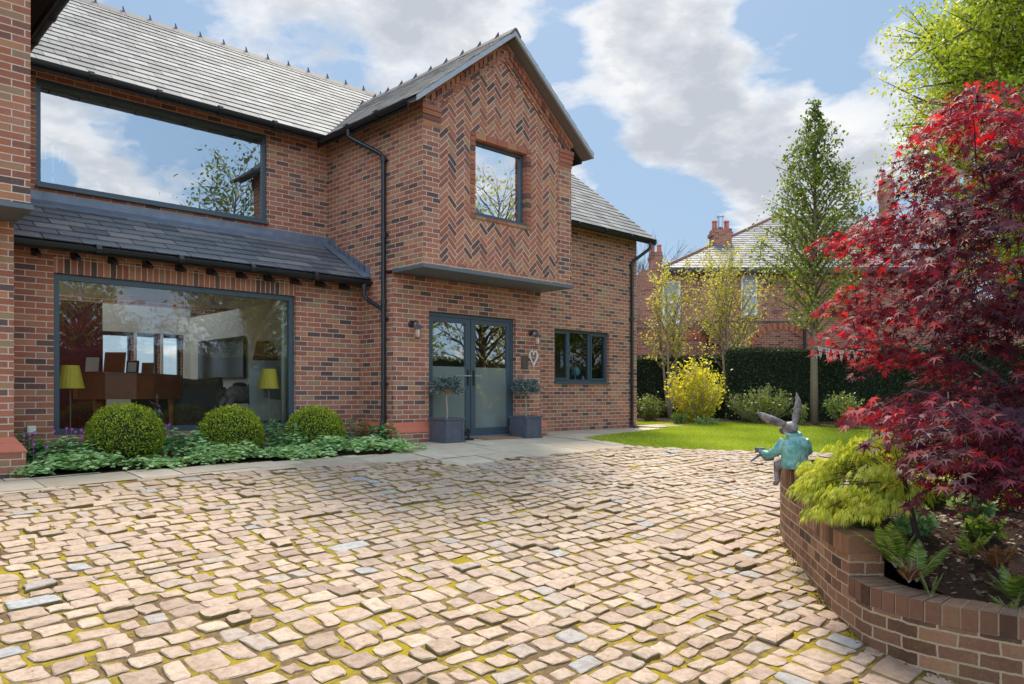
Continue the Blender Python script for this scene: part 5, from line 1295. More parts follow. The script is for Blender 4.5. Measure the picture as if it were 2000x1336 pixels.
# leaf clutter at the lawn's back edge is soil; lawn grass
n = 190000; r_ = np.random.default_rng(5)
lp = np.array(lawn_w); xs_ = r_.uniform(lp[:, 0].min(), lp[:, 0].max(), n*3); ys_ = r_.uniform(lp[:, 1].min(), lp[:, 1].max(), n*3)
dd_ = xs_*SN+ys_*CS; ll_ = xs_*CS-ys_*SN
vis = (dd_ > 9)&(dd_ < 21.5)&(np.abs(ll_) < dd_*.72)&(ll_ > 0)
ins = np.zeros(len(xs_), bool); inside = np.zeros(len(xs_), bool)
for i in range(len(lp)):
    x1_, y1_ = lp[i]; x2_, y2_ = lp[i-1]
    c_ = ((y1_ > ys_) != (y2_ > ys_))&(xs_ < (x2_-x1_)*(ys_-y1_)/((y2_-y1_) if y2_ != y1_ else 1e-9)+x1_); inside ^= c_
k = np.where(vis&inside)[0][:n]; xs_, ys_ = xs_[k], ys_[k]; n = len(k); zs_ = np.array([G(float(x), float(y)) for x, y in zip(xs_, ys_)])
T = r_.normal(0, .45, (n, 3)); T[:, 2] = 1; rv = np.clip(.5+.22*np.sin(xs_*1.9+ys_*.7)*np.sin(ys_*2.3)+r_.normal(0, .18, n), 0, 1)
g_ = leaves('grass', np.stack([xs_, ys_, zs_], 1), T, r_.normal(0, 1, (n, 3)), r_.uniform(.022, .05, n), [(-.12, 0), (.12, 0), (.05, .6), (0, 1)], M['grass'], None, .2, rv); g_['kind'] = 'stuff'
# ================================================================== BUNTING
t = thing('bunting', 'string of small pale triangular flags hung across the hedge', 'bunting', P(1640, 690, 19.2).to_tuple())
b = MB(); A, B_ = P(1592, 676, 18.85), P(1700, 680, 19.3); pts = [A.lerp(B_, k/16)+Vector((0, 0, -.09*math.sin(math.pi*k/16))) for k in range(17)]
b.tube(pts, .006, 5); obj('string', b, M['white'], t, uv=False)
def flagmat():
    m, nt = new_mat('flag_cloth'); uv = nt.add('ShaderNodeUVMap', uv_map='UVMap').outputs[0]; s_ = nt.add('ShaderNodeSeparateXYZ', {0: uv})
    X, Y = s_.outputs[0], s_.outputs[1]
    cr = nt.math('MINIMUM', nt.math('ABSOLUTE', nt.math('SUBTRACT', X, .5)), nt.math('ABSOLUTE', nt.math('SUBTRACT', Y, .35)))
    dg = nt.math('MINIMUM', nt.math('ABSOLUTE', nt.math('SUBTRACT', X, Y)), nt.math('ABSOLUTE', nt.math('SUBTRACT', nt.math('ADD', X, Y), 1.0)))
    c = nt.mix(nt.ramp(dg, [(.09, 1), (.11, 0)]), (.12, .15, .34), (.70, .68, .64)); c = nt.mix(nt.ramp(cr, [(.15, 1), (.17, 0)]), c, (.70, .68, .64)); c = nt.mix(nt.ramp(cr, [(.07, 1), (.09, 0)]), c, (.55, .12, .12))
    finish(nt, c, .9); return m
fm = flagmat()
for k in range(1, 16, 2):
    a, c = pts[k], pts[k+1] if k+1 < 17 else pts[k]; m_ = (a+c)/2+Vector((0, 0, -.30)); q = MB(); off = Vector((.004, -.004, 0))
    w_ = (c-a)*.25
    q.face([a-w_, m_, c+w_]); q.face([a-w_+off, c+w_+off, m_+off]); q.uv = [(0, 0), (.5, 1), (1, 0), (0, 0), (1, 0), (.5, 1)]; obj('flag', q, fm, t)
# ================================================================== NEIGHBOURS
nd = Vector((CS, -SN, 0)); fd = Vector((SN, CS, 0))
def quadwall(mb, A, B_, z0, z1, th=.3):
    A, B_ = Vector(A), Vector(B_); mb.prism([(A.x, A.y, z0), (B_.x, B_.y, z0), (B_.x, B_.y, z1), (A.x, A.y, z1)], tuple(fd*th))
def uvw(o_):
    me = o_.data; uv = me.uv_layers['UVMap'] if 'UVMap' in me.uv_layers else me.uv_layers.new(name='UVMap')
    for p in me.polygons:
        for li in p.loop_indices:
            c = me.vertices[me.loops[li].vertex_index].co; uv.data[li].uv = (c.x*CS-c.y*SN+(c.x*SN+c.y*CS)*.9, c.z)
D1 = 27.0
t = thing('boundary_wall', 'long low red brick outbuilding wall behind the hedges', 'wall', P(1480, 700, D1).to_tuple()[:2]+(0,))
b = MB(); quadwall(b, P(1215, 700, D1), P(1352, 700, D1), -.3, EYE+(HOR-640)/F_*D1); quadwall(b, P(1352, 700, D1), P(1580, 700, D1), -.3, EYE+(HOR-628)/F_*D1); quadwall(b, P(1580, 700, D1), P(2300, 700, D1), -.3, EYE+(HOR-616)/F_*D1)
uvw(obj('brickwork', b, M['neigh'], t))
b = MB()
for (xa, xb, yy) in ((1215, 1352, 640), (1352, 1580, 628), (1580, 2300, 616)):
    z = EYE+(HOR-yy)/F_*D1; A, B_ = P(xa, 0, D1), P(xb, 0, D1); A = A-fd*.05; B_ = B_-fd*.05; b.prism([(A.x, A.y, z), (B_.x, B_.y, z), (B_.x, B_.y, z+.07), (A.x, A.y, z+.07)], tuple(fd*.4))
obj('coping', b, simple('stone_coping', (.30, .20, .16), .9), t, uv=False)
def arches(b, px, py, rp, D):
    c = P(px, py, D-.03); r = rp*D/F_
    for k in range(13):
        a = math.pi*(.18+.64*k/12); d = nd*math.cos(a)+Vector((0, 0, math.sin(a))); q = c+d*r; s_ = nd*(-math.sin(a))+Vector((0, 0, math.cos(a)))
        b.prism([tuple(q-s_*.05), tuple(q+d*.24-s_*.06), tuple(q+d*.24+s_*.06), tuple(q+s_*.05)], tuple(fd*.05), random.random())
b = MB(); arches(b, 1350, 705, 45, D1); arches(b, 1525, 706, 62, D1); obj('brick_arches', b, M['tilered'], t, uv=False)
b = MB(); q = P(1383, 655, D1-.15); b.tube([q+Vector((0, 0, .25)), q+Vector((0, 0, -1.6))], .06, 8); b.box(tuple(q+Vector((-.16, -.16, .1))), tuple(q+Vector((.16, .16, .42)))); b.tube([q+Vector((.1, -.1, -.3)), q+nd*.5+Vector((0, 0, -.35))], .05, 6); obj('downpipe', b, M['blackp'], t, uv=False)
b = MB(); q = P(1572, 655, D1-.15); b.tube([q+Vector((0, 0, .3)), q+Vector((0, 0, -1.6))], .06, 8); obj('downpipe', b, M['blackp'], t, uv=False)
D2 = 35.0; zz2 = lambda y: EYE+(HOR-y)/F_*D2
t = thing('neighbouring_house', 'red brick house with slate hip roof and white sash windows beyond the garden', 'house', P(1500, 700, D2).to_tuple()[:2]+(0,))
ze_ = zz2(527)
b = MB(); hol = [(1293, 1330, 548, 632), (1447, 1480, 536, 616)]
xsb = [1268, 1293, 1330, 1447, 1480, 1800]
for i in range(5):
    A, B_ = P(xsb[i], 0, D2), P(xsb[i+1], 0, D2); h_ = [h for h in hol if h[0] == xsb[i]]
    if h_: quadwall(b, A, B_, -.3, zz2(h_[0][3])); quadwall(b, A, B_, zz2(h_[0][2]), ze_)
    else: quadwall(b, A, B_, -.3, ze_)
A = P(1268, 0, D2); b.prism([tuple(A-nd*0+Vector((0, 0, -.3-A.z))), tuple(A+fd*9+Vector((0, 0, -.3-A.z))), tuple(A+fd*9+Vector((0, 0, ze_-A.z))), tuple(A+Vector((0, 0, ze_-A.z)))], tuple(-nd*.3))
uvw(obj('wall', b, M['neigh'], t))
for h in hol:
    x0_, x1_, y0_, y1_ = h; A, B_ = P(x0_, 0, D2+.06), P(x1_, 0, D2+.06); z0_, z1_ = zz2(y1_), zz2(y0_); W_ = (B_-A).length; dW = (B_-A).normalized()
    def bar(mb, u0, u1, za, zb, dep=.08, o_=0.0): a_ = A+dW*u0+fd*o_; c_ = A+dW*u1+fd*o_; mb.prism([(a_.x, a_.y, za), (c_.x, c_.y, za), (c_.x, c_.y, zb), (a_.x, a_.y, zb)], tuple(fd*dep))
    f = MB(); bar(f, 0, .10, z0_, z1_); bar(f, W_-.10, W_, z0_, z1_); bar(f, .10, W_-.10, z1_-.10, z1_); bar(f, .10, W_-.10, z0_, z0_+.12); bar(f, .10, W_-.10, (z0_+z1_)/2-.05, (z0_+z1_)/2+.05)
    w_o = obj('window', f, M['white'], t, uv=False); g_ = MB(); bar(g_, .10, W_-.10, z0_+.12, z1_-.10, .01, .05); obj('pane', g_, bpy.data.materials.get('far_pane') or simple('far_pane', (.32, .40, .50), .15), w_o, uv=False)
    s_ = MB(); bar(s_, -.1, W_+.1, z0_-.14, z0_, .25, -.15); obj('sill', s_, bpy.data.materials['stone_coping'], w_o, uv=False)
# hipped roof: eaves along the front, hip edge rising from the left corner
El, Er = P(1335, 0, D2-.5), P(1830, 0, D2-.5); El0 = P(1262, 0, D2-.5); rid = 10.4
def nslate(corner, dux, dvx, nu_, nv_, clip, name='roof'):
    return slate_roof(name, M['slate_n'], corner, dux, dvx, nu_, nv_, .34, .5, clip, .012, t, .002)
M['slate_n'] = slate('neighbour_slate', [(0, (.10, .10, .11)), (.5, (.17, .165, .175)), (1, (.26, .24, .24))], .5, True)
tr_ = .53; run = (rid-ze_)/tr_; ln_ = math.hypot(run, rid-ze_); cq, sq = run/ln_, (rid-ze_)/ln_
c0 = P(1296, 0, D2-.5); c0.z = ze_; Ltot = (Er-c0).to_2d().length
nslate(tuple(c0), tuple(nd), tuple(fd*cq+Vector((0, 0, sq))), Ltot, ln_, [(-1, cq, 0.0)])
b = MB(); p1_ = c0+nd*run+fd*run+Vector((0, 0, rid-ze_)); p2_ = c0+nd*Ltot+fd*run+Vector((0, 0, rid-ze_))
b.prism([tuple(c0-Vector((0, 0, .02))), tuple(c0+nd*Ltot-Vector((0, 0, .02))), tuple(p2_-Vector((0, 0, .02))), tuple(p1_-Vector((0, 0, .02)))], (0, 0, -.08))
c3 = c0+fd*12; b.prism([tuple(c0-Vector((0, 0, .02))), tuple(p1_-Vector((0, 0, .02))), tuple(c3-Vector((0, 0, .02)))], (0, 0, -.08)); obj('roof_deck', b, M['slate_n'], t, uv=False)
b = MB()
for (a_, c_) in ((c0, p1_), (p1_, p2_)):
    n_ = int((c_-a_).length/.42)
    for k in range(n_): b.tube([a_.lerp(c_, (k+.03)/n_)+Vector((0, 0, .04)), a_.lerp(c_, (k+.97)/n_)+Vector((0, 0, .04))], .085, 6)
obj('ridge_tiles', b, simple('terracotta_ridge', (.22, .10, .07), .8, var=.2), t, uv=False)
b = MB(); b.prism([tuple(c0+Vector((0, 0, -.22))), tuple(c0+nd*Ltot+Vector((0, 0, -.22))), tuple(c0+nd*Ltot+Vector((0, 0, -.06))), tuple(c0+Vector((0, 0, -.06)))], tuple(fd*.12-fd*.06)); obj('gutter', b, M['blackp'], t, uv=False)
def chimney(parent, px0, px1, ytop, ybot, D, pots, mat='neigh'):
    A, B_ = P(px0, ytop, D), P(px1, ytop, D); w_ = (B_-A).length; zt_, zb_ = A.z, EYE+(HOR-ybot)/F_*D; c = (A+B_)/2
    def blk(mb, hw, za, zb, dep): a_ = c-nd*hw-fd*dep*0; mb.prism([tuple(a_+Vector((0, 0, za-a_.z))), tuple(c+nd*hw+Vector((0, 0, za-c.z))), tuple(c+nd*hw+Vector((0, 0, zb-c.z))), tuple(a_+Vector((0, 0, zb-a_.z)))], tuple(fd*dep))
    b = MB(); H_ = zt_-zb_; blk(b, w_*.42, zb_, zt_-H_*.25, .8); blk(b, w_*.48, zt_-H_*.25, zt_-H_*.12, .9); blk(b, w_*.42, zt_-H_*.12, zt_, .8); k_ = obj('chimney', b, M[mat], parent); uvw(k_)
    for i in range(pots):
        q = c+nd*w_*(-.28+.56*(i/(max(1, pots-1))))+fd*.4; p_ = MB(); p_.lathe([(0, 0), (.13, 0), (.11, .35), (.14, .38), (.12, .45), (0, .45)], c=(q.x, q.y, zt_), n=10); obj('chimney_pot', p_, M['tilered'], k_, uv=False)
    return k_
chimney(t, 1390, 1433, 446, 500, 37.6, 3); k_ = chimney(t, 1270, 1296, 492, 540, 40, 2)
b = MB(); q = P(1407, 425, 37.8); b.tube([q+Vector((0, 0, -.5)), q], .13, 10); b.tube([q+Vector((0, 0, .02)), q+Vector((0, 0, .08))], .19, 10); obj('flue_cowl', b, M['silver'], t, uv=False)
t2 = thing('far_house', 'far red brick house mostly hidden behind the red maple', 'house', P(1760, 700, 44).to_tuple()[:2]+(0,))
A, B_ = P(1655, 0, 44), P(1900, 0, 44); b = MB(); quadwall(b, A, B_, -.3, EYE+(HOR-490)/F_*44, 6); uvw(obj('wall', b, M['neigh'], t2))
b = MB(); z_ = EYE+(HOR-490)/F_*44; A2 = A-nd*.4-fd*.4; B2 = B_+nd*.4-fd*.4; m1 = (A2+fd*3.5); m2 = B2+fd*3.5
b.prism([(A2.x, A2.y, z_), (B2.x, B2.y, z_), (m2.x, m2.y, z_+1.5), (m1.x, m1.y, z_+1.5)], (0, 0, -.15)); obj('roof', b, M['slate_n'], t2, uv=False)
b = MB(); b.prism([(A2.x, A2.y, z_-.25), (B2.x, B2.y, z_-.25), (B2.x, B2.y, z_+.02), (A2.x, A2.y, z_+.02)], tuple(fd*-.1)); obj('gutter', b, M['soffit'], t2, uv=False)
chimney(t2, 1727, 1748, 350, 480, 45, 1)
print('leaves', NL)
# ================================================================== RED MAPLE
out_px = [(1580, 462), (1640, 430), (1720, 400), (1770, 330), (1810, 230), (1850, 190), (1915, 148), (1985, 180), (2080, 240), (2230, 420), (2280, 700), (2200, 880), (2080, 940), (1960, 930), (1890, 905), (1830, 870), (1800, 842), (1745, 820), (1695, 808), (1700, 770), (1760, 740), (1720, 690), (1650, 640), (1605, 590), (1660, 560), (1740, 520), (1690, 490), (1630, 480)]
mb_ = LD(3.75, 4.9); mz = bedh(mb_.x, mb_.y)
mt = thing('red_maple', 'large crimson and purple leaved japanese maple filling the right side', 'tree', (mb_.x, mb_.y, mz))
mloc = Vector((mb_.x, mb_.y, mz)); r_ = np.random.default_rng(77)
pads = []
while len(pads) < 330:
    px, py = r_.uniform(1575, 2290), r_.uniform(140, 1040)
    if not in_poly(px, py, out_px): continue
    e = (px-1580)/700; D = r_.uniform(3.7, 6.2)
    if px < 1800: D = r_.uniform(4.6, 6.0)
    if py > 780: D = r_.uniform(3.3, 4.9)
    pads.append((px, py, D))
for (px, py, D) in ((1610, 470, 5.4), (1640, 455, 5.5), (1680, 452, 5.4), (1640, 588, 5.2), (1672, 575, 5.2), (1700, 600, 5.0), (1915, 165, 5.2), (1880, 205, 5.3), (1850, 235, 5.2), (1708, 806, 5.0), (1735, 785, 5.0), (1765, 795, 4.9), (1840, 900, 4.2), (1890, 935, 4.0), (1700, 640, 5.1), (1740, 690, 5.0), (1980, 950, 3.8), (1780, 300, 5.4), (1740, 430, 5.4)): pads.append((px, py, D))
C, T, N, S, RV = [], [], [], [], []; b = MB(); mains = []
for k in range(7):
    a = -2.9+k*.85; hh = .8+.25*(k % 3); e = Vector((math.cos(a)*.75, math.sin(a)*.75, hh)); b.tube([(0, 0, -.15), (math.cos(a)*.12, math.sin(a)*.12, .35), tuple(e*.62+Vector((0, 0, .25))), tuple(e)], [.06, .045, .03, .02], 8); mains.append(e)
order = sorted([(P(*p)-mloc, p) for p in pads], key=lambda t: t[0].length)
nodes = [(m, .018) for m in mains]
for c, (px, py, D) in order:
    bm_, br_ = min(nodes, key=lambda m: (m[0]-c).length+.35*max(0, m[0].length-c.length)); mid = bm_.lerp(c, .5)+Vector((0, 0, .05)); rr2 = max(.0035, br_*.72); b.tube([bm_, mid, c+Vector((0, 0, -.02))], [rr2, rr2*.8, rr2*.6], 5, cap=False); nodes.append((c, rr2))
    outw = Vector((c.x, c.y, 0)); outw = outw.normalized() if outw.length > .05 else Vector((-CS, SN, 0))
    r = r_.uniform(.15, .30); n = int(18+r*150)
    a = r_.uniform(0, 2*math.pi, n); q = np.sqrt(r_.random(n))*r
    pos = np.stack([c.x+np.cos(a)*q, c.y+np.sin(a)*q, c.z-.55*q*q/r+r_.normal(0, .012, n)], 1)
    d = np.stack([np.cos(a), np.sin(a), np.zeros(n)], 1)*.7+np.array(outw)[None, :]*.8+r_.normal(0, .45, (n, 3)); d[:, 2] -= r_.uniform(.15, .9, n)
    nn = r_.normal(0, .35, (n, 3)); nn[:, 2] += 1; nn += d*.35
    C.append(pos); T.append(d); N.append(nn); S.append(r_.uniform(.034, .060, n)*(1.25 if D < 4.4 else 1.0)); 
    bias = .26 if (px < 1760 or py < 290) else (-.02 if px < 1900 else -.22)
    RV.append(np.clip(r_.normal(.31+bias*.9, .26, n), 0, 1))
    for j in range(5):
        k = r_.integers(n); b.tube([c+Vector((0, 0, -.02)), Vector(pos[k])], [.0025, .001], 3, cap=False)
obj('trunk', b, M['darkbark'], mt, smooth=True, world=False, uv=False)
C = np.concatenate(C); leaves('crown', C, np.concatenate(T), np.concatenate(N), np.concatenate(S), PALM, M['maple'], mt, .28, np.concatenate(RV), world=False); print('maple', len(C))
# ================================================================== LACE-LEAF MAPLE
lb = P(1800, 1090, 4.75); lz = bedh(lb.x, lb.y); lt = thing('laceleaf_maple', 'low weeping lime green laceleaf maple behind the hare', 'tree', (lb.x, lb.y, lz)); lloc = Vector((lb.x, lb.y, lz))
b = MB(); top = P(1765, 930, 4.9)-lloc; b.tube([(0, 0, -.1), (top-Vector((-.05, 0, 0)))*.35, top*.7, top], [.026, .022, .018, .012], 8)
mid_px = [(1600, 950), (1590, 915), (1630, 880), (1680, 850), (1730, 838), (1790, 870), (1820, 920), (1760, 960), (1700, 975), (1640, 985), (1600, 985)]
C, T, N, S = [], [], [], []
pads = [(1605, 925, 5.4), (1650, 890, 5.3), (1700, 862, 5.3), (1740, 850, 5.2), (1780, 870, 5.1), (1620, 960, 5.2), (1610, 985, 5.1), (1660, 940, 5.1), (1710, 915, 5.0), (1760, 900, 5.0), (1690, 975, 4.9), (1740, 960, 4.9), (1790, 940, 4.9), (1640, 915, 5.5), (1690, 890, 5.6), (1740, 880, 5.5), (1650, 975, 5.4), (1820, 900, 5.0), (1590, 905, 5.6), (1625, 895, 5.5), (1720, 935, 5.5), (1780, 920, 5.4), (1590, 945, 5.3), (1670, 870, 5.5)]
for (px, py, D) in pads+[(p[0]+random.uniform(-22, 16), p[1]+random.uniform(-12, 18), p[2]+random.uniform(-.2, .25)) for p in pads*3]:
    c = P(px, py, D)-lloc; b.tube([top.lerp(c, .45)+Vector((0, 0, -.01)), top.lerp(c, .7)+Vector((0, 0, .0)), c+Vector((0, 0, -.04))], [.003, .002, .001], 4, cap=False)
    outw = (c-top); outw.z = 0; outw.normalize(); r = r_.uniform(.10, .17); n = 34
    for j in range(n):
        a = r_.uniform(0, 2*math.pi); q = math.sqrt(r_.random())*r; p = Vector((c.x+math.cos(a)*q, c.y+math.sin(a)*q, c.z-.35*q*q/r+r_.normal(0, .012)))
        d0 = Vector((math.cos(a)*.5, math.sin(a)*.5, 0))+outw*.6+Vector(r_.normal(0, .3, 3)); d0.z = -r_.uniform(.3, 1.1); d0.normalize(); sd_ = d0.cross(Vector((0, 0, 1))).normalized(); L = r_.uniform(.055, .085)
        for m_ in range(7):
            th = (m_-3)*.33+r_.normal(0, .05); dd = d0*math.cos(th)+sd_*math.sin(th); dd.z -= .35
            C.append(p); T.append(dd); N.append((r_.normal(0, .2), r_.normal(0, .2), 1)); S.append(L*(1-.12*abs(m_-3)))
obj('trunk', b, M['darkbark'], lt, smooth=True, world=False, uv=False)
leaves('crown', np.array(C), np.array(T), np.array(N), np.array(S), [(0, 0), (.028, .3), (.045, .5), (.022, .7), (0, 1), (-.022, .7), (-.045, .5), (-.028, .3)], M['lace'], lt, .25, np.clip(np.repeat(r_.normal(.5, .25, len(C)//7), 7), 0, 1), world=False)
# ================================================================== FERNS AND BED PLANTS
def fern(label, px, py, D, nf, L, seed, mat='fern', name='fern', up=1.0, group='ferns in the planting bed'):
    rr_ = np.random.default_rng(seed); p0 = P(px, py, D); z = bedh(p0.x, p0.y); t = thing(name, label, name.replace('_', ' '), (p0.x, p0.y, z), group=group)
    b = MB(); C, T, N, S = [], [], [], []
    for k in range(nf):
        a = rr_.uniform(0, 2*math.pi); le = L*rr_.uniform(.7, 1.1); sp = rr_.uniform(.25, .8)/up; pts = []
        for j in range(9):
            s_ = j/8; pts.append(Vector((math.cos(a)*sp*le*s_, math.sin(a)*sp*le*s_, le*(s_*.95-.38*s_*s_*sp*1.3))))
        b.tube(pts, [.004*(1-.8*j/8) for j in range(9)], 4, cap=False)
        for j in range(44):
            s_ = .12+.88*j/44; i_ = min(7, int(s_*8)); q = pts[i_].lerp(pts[i_+1], s_*8-i_); d = (pts[i_+1]-pts[i_]).normalized(); sd_ = d.cross(Vector((0, 0, 1))).normalized(); w_ = le*.20*math.sin(math.pi*(s_*.8+.18))
            for sg in (-1, 1): C.append(q); T.append(sd_*sg+d*.45+Vector(rr_.normal(0, .06, 3))); N.append(d.cross(sd_)*-1+Vector(rr_.normal(0, .15, 3))); S.append(w_)
    obj('stalks', b, M['dry'] if False else M['barkl'], t, world=False, uv=False)
    leaves('fronds', np.array(C), np.array(T), np.array(N), np.array(S), [(0, 0), (.07, .25), (.06, .6), (0, 1), (-.06, .6), (-.07, .25)], M[mat], t, .2, world=False)
fern('upright fern rising behind the brick wall end', 1750, 1100, 4.75, 9, .36, 1)
fern('small single bright fern frond growing against the low wall coping', 1818, 1152, 4.45, 3, .22, 2, up=2.2)
fern('fern growing between the laceleaf trunk and the wall', 1790, 1075, 4.6, 7, .32, 3)
fern('fern at the right edge of the bed under the red leaves', 1985, 1130, 4.4, 9, .34, 4)
fern('low fern in the dark middle of the bed', 1895, 1090, 4.9, 6, .24, 5)
fern('yellowish fern by the low wall at the right edge', 1975, 1190, 4.25, 5, .16, 6)
fern('brown dead bracken clump by the low wall', 1775, 1130, 4.6, 9, .18, 7, 'dry', 'dead_bracken', group='dead brown fronds in the bed')
fern('brown dead bracken clump under the red maple', 1950, 1120, 4.7, 9, .26, 8, 'dry', 'dead_bracken', group='dead brown fronds in the bed')
fern('rusty brown stems between the lime maple and wall', 1660, 1010, 5.35, 9, .26, 9, 'dry', 'dead_bracken', group='dead brown fronds in the bed')
for i, (px, py, D, w_, h_, mt_, lab) in enumerate(((1900, 1010, 5.6, 90, 60, 'geran', 'leafy green plant below the drooping purple leaves'), (1830, 1000, 6.0, 90, 60, 'shrubG', 'yellow green plant right of the laceleaf trunk'), (1960, 1020, 5.9, 110, 80, 'tree3', 'bright green plant at the right under the maple'), (1720, 1015, 5.6, 80, 50, 'fern', 'dark green plant just under the laceleaf canopy'), (1690, 1030, 5.3, 50, 40, 'shrubG', 'small spotted leaf plant beside the wall coping'), (1870, 930, 8.2, 160, 40, 'lace', 'sunny ground plant behind the bed'), (1790, 1040, 5.2, 60, 50, 'geran', 'grey green plant at the foot of the laceleaf maple'), (1925, 1060, 5.1, 70, 45, 'fern', 'low dark leafy plant in the bed centre'))):
    z_ = None; q = P(px, py, D); shrub('bed_plant', lab, px, D, w_, py-h_, py, 420, .05, mt_, 90+i, 'leafy plants in the raised bed', shape=OVAL if i % 2 else LOBED, z=bedh(q.x, q.y), stemmat='bark')
# mulch chips
n = 8000; rr_ = np.random.default_rng(8); Ls, Ds = rr_.uniform(2.3, 5.2, n), rr_.uniform(3.9, 8.0, n); X = Ds*SN+Ls*CS; Y = Ds*CS-Ls*SN; bp = bedpoly
keep = np.array([in_poly(float(x), float(y), bp) for x, y in zip(X, Y)]); X, Y = X[keep], Y[keep]; n = len(X); Z = np.array([bedh(float(x), float(y)) for x, y in zip(X, Y)])+.008
T = rr_.normal(0, 1, (n, 3)); T[:, 2] *= .25; mu = leaves('bark_mulch', np.stack([X, Y, Z], 1), T, np.concatenate([rr_.normal(0, .35, (n, 2)), np.ones((n, 1))], 1), rr_.uniform(.02, .055, n), DIAM, M['mulch'], None, .0); mu['kind'] = 'stuff'
# weeds and moss tufts where the drive meets the wall
n = 2600; k = rr_.integers(4, nw-2, n); u = rr_.random(n); C = np.array([wp[i].lerp(wp[i+1], float(f))-wn[i]*(abs(rr_.normal(0, .035))+.0) for i, f in zip(k, u)]); C[:, 2] = [G(float(x), float(y))-.01 for x, y in C[:, :2]]
T = rr_.normal(0, .9, (n, 3)); T[:, 2] = np.abs(T[:, 2])+.3; w_ = leaves('moss_tufts', C, T, rr_.normal(0, 1, (n, 3)), rr_.uniform(.012, .03, n), OVAL, leafmat('moss_tuft', [(0, (.06, .05, .01)), (.5, (.20, .14, .02)), (1, (.28, .26, .04))], .1), None, .2); w_['kind'] = 'stuff'
# fallen leaf litter and little weeds in the drive joints
n = 1500; X = rr_.uniform(-3, 9, n); Y = rr_.uniform(-.5, 8.5, n); C = np.stack([X, Y, np.array([G(float(x), float(y)) for x, y in zip(X, Y)])+.004], 1); T = rr_.normal(0, 1, (n, 3)); T[:, 2] *= .2
keep = np.array([in_poly(float(x), float(y), drive_w) for x, y in zip(X, Y)]); C, T = C[keep], T[keep]; n = len(C)
w_ = leaves('leaf_litter', C, T, np.concatenate([rr_.normal(0, .3, (n, 2)), np.ones((n, 1))], 1), rr_.uniform(.008, .022, n), DIAM, M['dry'], None, .1); w_['kind'] = 'stuff'
# ================================================================== HARE STATUE
hp = P(1556, 905, 6.55); hp.z = .058
hr = thing('hare_statue', 'verdigris bronze hare in a jacket sitting on the top of the brick wall', 'statue', tuple(hp), rz=-PSI)
# local axes: x = picture right, y = away from the viewer, z up
def bronze(name, c1, c2, c3):
    m, nt = new_mat(name); o = nt.add('ShaderNodeTexCoord').outputs['Object']; f = noise(nt, o, 14, 7, .7); g = noise(nt, o, 55, 4, .7)
    c = nt.ramp(f, [(.36, c1), (.5, c2), (.62, c3)]); c = nt.mix(nt.ramp(g, [(.56, 0), (.68, .7)]), c, (.035, .05, .045)); finish(nt, c, .6, f, .6, .008, metal=.25); return m
M['coat'] = bronze('verdigris_bronze', (.07, .20, .17), (.17, .42, .36), (.36, .56, .52)); M['fur_b'] = bronze('brown_bronze', (.10, .08, .075), (.24, .20, .18), (.36, .36, .40)); M['ear_b'] = bronze('grey_bronze', (.06, .06, .07), (.15, .15, .18), (.24, .24, .28))
def remesh(o, v):
    m = o.modifiers.new('remesh', 'REMESH'); m.mode = 'VOXEL'; m.voxel_size = v; m.use_smooth_shade = True; s_ = o.modifiers.new('smooth', 'SMOOTH'); s_.iterations = 2; s_.factor = .5
k = 1/226.0
def q(px, py, y=0.0): return Vector(((px-1556)*k, y, (905-py)*k))
b = MB()   # fur body: head, ears, paws, legs
b.ball(q(1545, 827, .02), (.066, .075, .058)); b.ball(q(1536, 832, .075), (.034, .055, .034)); b.tube([q(1547, 838, .0), q(1550, 850, 0)], [.045, .05], 12)
b.tube([q(1536, 821, .01), q(1520, 816, .0), q(1503, 810, -.01), q(1487, 802, -.015), q(1477, 796, -.015)], [.024, .036, .040, .028, .006], 10)
b.tube([q(1552, 820, .0), q(1554, 805, .0), q(1558, 790, -.005), q(1558, 774, -.01), q(1555, 758, -.01)], [.022, .031, .035, .025, .006], 10)
for s_, hx in ((-1, 1493), (1, 1512)):
    hc = q(hx+2, 874, .13 if s_ < 0 else .10); b.ball(hc, (.026, .034, .022))
    for f in range(4): a_ = hc+Vector((-.022-.004*f, .012*(f-1.5)+.004, .014-.007*f)); b.tube([hc+Vector((-.01, .010*(f-1.5), .008-.004*f)), a_, a_+Vector((-.010, .002, -.014))], [.009, .008, .006], 6)
    b.tube([hc, hc+Vector((.002, -.022, .012)), hc+Vector((-.014, -.028, .006))], [.009, .008, .006], 6)
b.tube([q(1549, 893, .03), q(1535, 893, .07), q(1526, 898, .08), q(1525, 915, .085), q(1526, 932, .09)], [.05, .048, .042, .030, .022], 12)
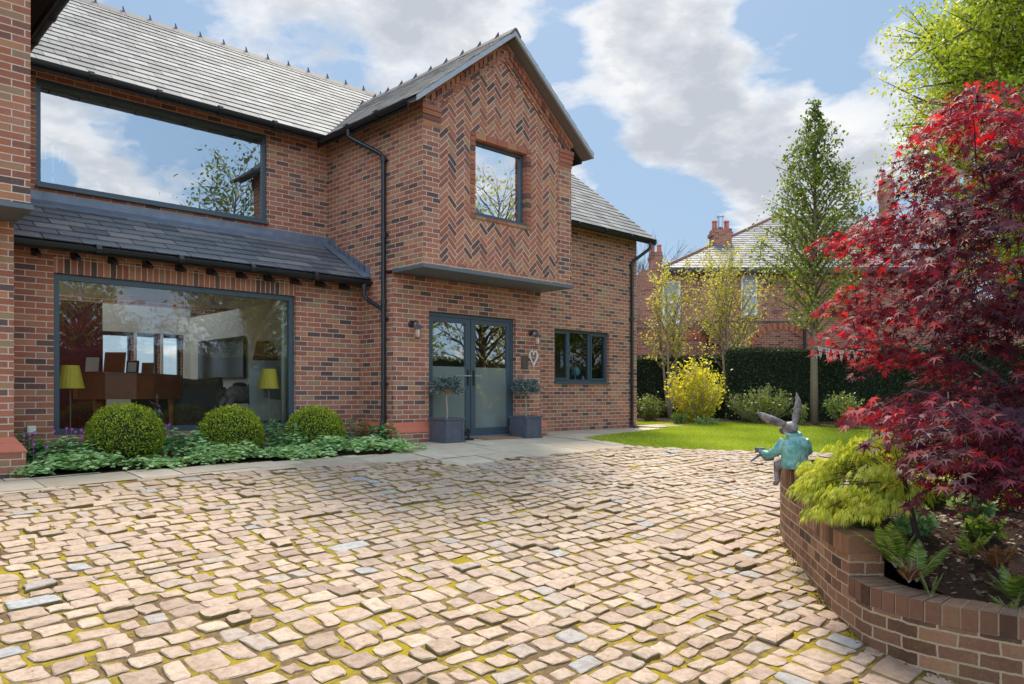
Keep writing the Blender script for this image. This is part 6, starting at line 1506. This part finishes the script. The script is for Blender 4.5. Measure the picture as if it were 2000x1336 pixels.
b.tube([q(1556, 893, .08), q(1543, 893, .13), q(1532, 900, .15), q(1530, 918, .155), q(1531, 936, .16)], [.05, .045, .04, .028, .022], 12)
b.tube([q(1526, 930, .09), q(1524, 936, .10), q(1522, 938, .13)], [.022, .022, .014], 10); b.tube([q(1531, 934, .16), q(1529, 940, .18), q(1527, 942, .20)], [.022, .022, .014], 10)
o = obj('hare_body', b, M['fur_b'], hr, world=False, uv=False); remesh(o, .0055)
b = MB()   # jacket
b.tube([q(1551, 905, .0), q(1551, 895, .0), q(1552, 880, .0), q(1553, 862, .0), q(1552, 848, .0), q(1550, 839, .0)], [.105, .108, .112, .115, .088, .05], 18)
b.tube([q(1533, 850, .0), q(1526, 862, .01), q(1517, 874, .03), q(1507, 881, .07), q(1497, 876, .12)], [.045, .048, .044, .038, .028], 12)
b.tube([q(1571, 850, .01), q(1577, 862, .02), q(1582, 872, .04), q(1574, 880, .09), q(1550, 880, .13)], [.042, .045, .042, .036, .028], 12)
b.prism([tuple(q(1532, 902, -.085)), tuple(q(1556, 904, -.095)), tuple(q(1554, 885, -.09)), tuple(q(1536, 885, -.08))], (0, .06, 0)); b.prism([tuple(q(1557, 906, -.09)), tuple(q(1583, 900, -.07)), tuple(q(1578, 890, -.06)), tuple(q(1560, 886, -.09))], (0, .05, 0))
b.tube([q(1549+14*math.cos(a), 837-3.2*math.sin(a), .05*math.sin(a)) for a in [i*math.pi/6 for i in range(12)]]+[q(1563, 837, 0)], .014, 8)
o = obj('jacket', b, M['coat'], hr, world=False, uv=False); remesh(o, .0055)
b = MB(); b.tube([q(1474, 893, .10), q(1497, 879, .13)], [.009, .012], 10); b.tube([q(1497, 877, .12), q(1506, 889, .12), q(1520, 888, .12)], [.022, .026, .02], 10); b.box(tuple(q(1486, 874, .11)), tuple(q(1503, 867, .16))); obj('flute', b, M['ear_b'], hr, world=False, uv=False)
b = MB(); b.tube([q(1554, 905, -.098), q(1554, 880, -.108), q(1554, 850, -.094)], .004, 5); obj('back_seam', b, M['ear_b'], hr, world=False, uv=False)
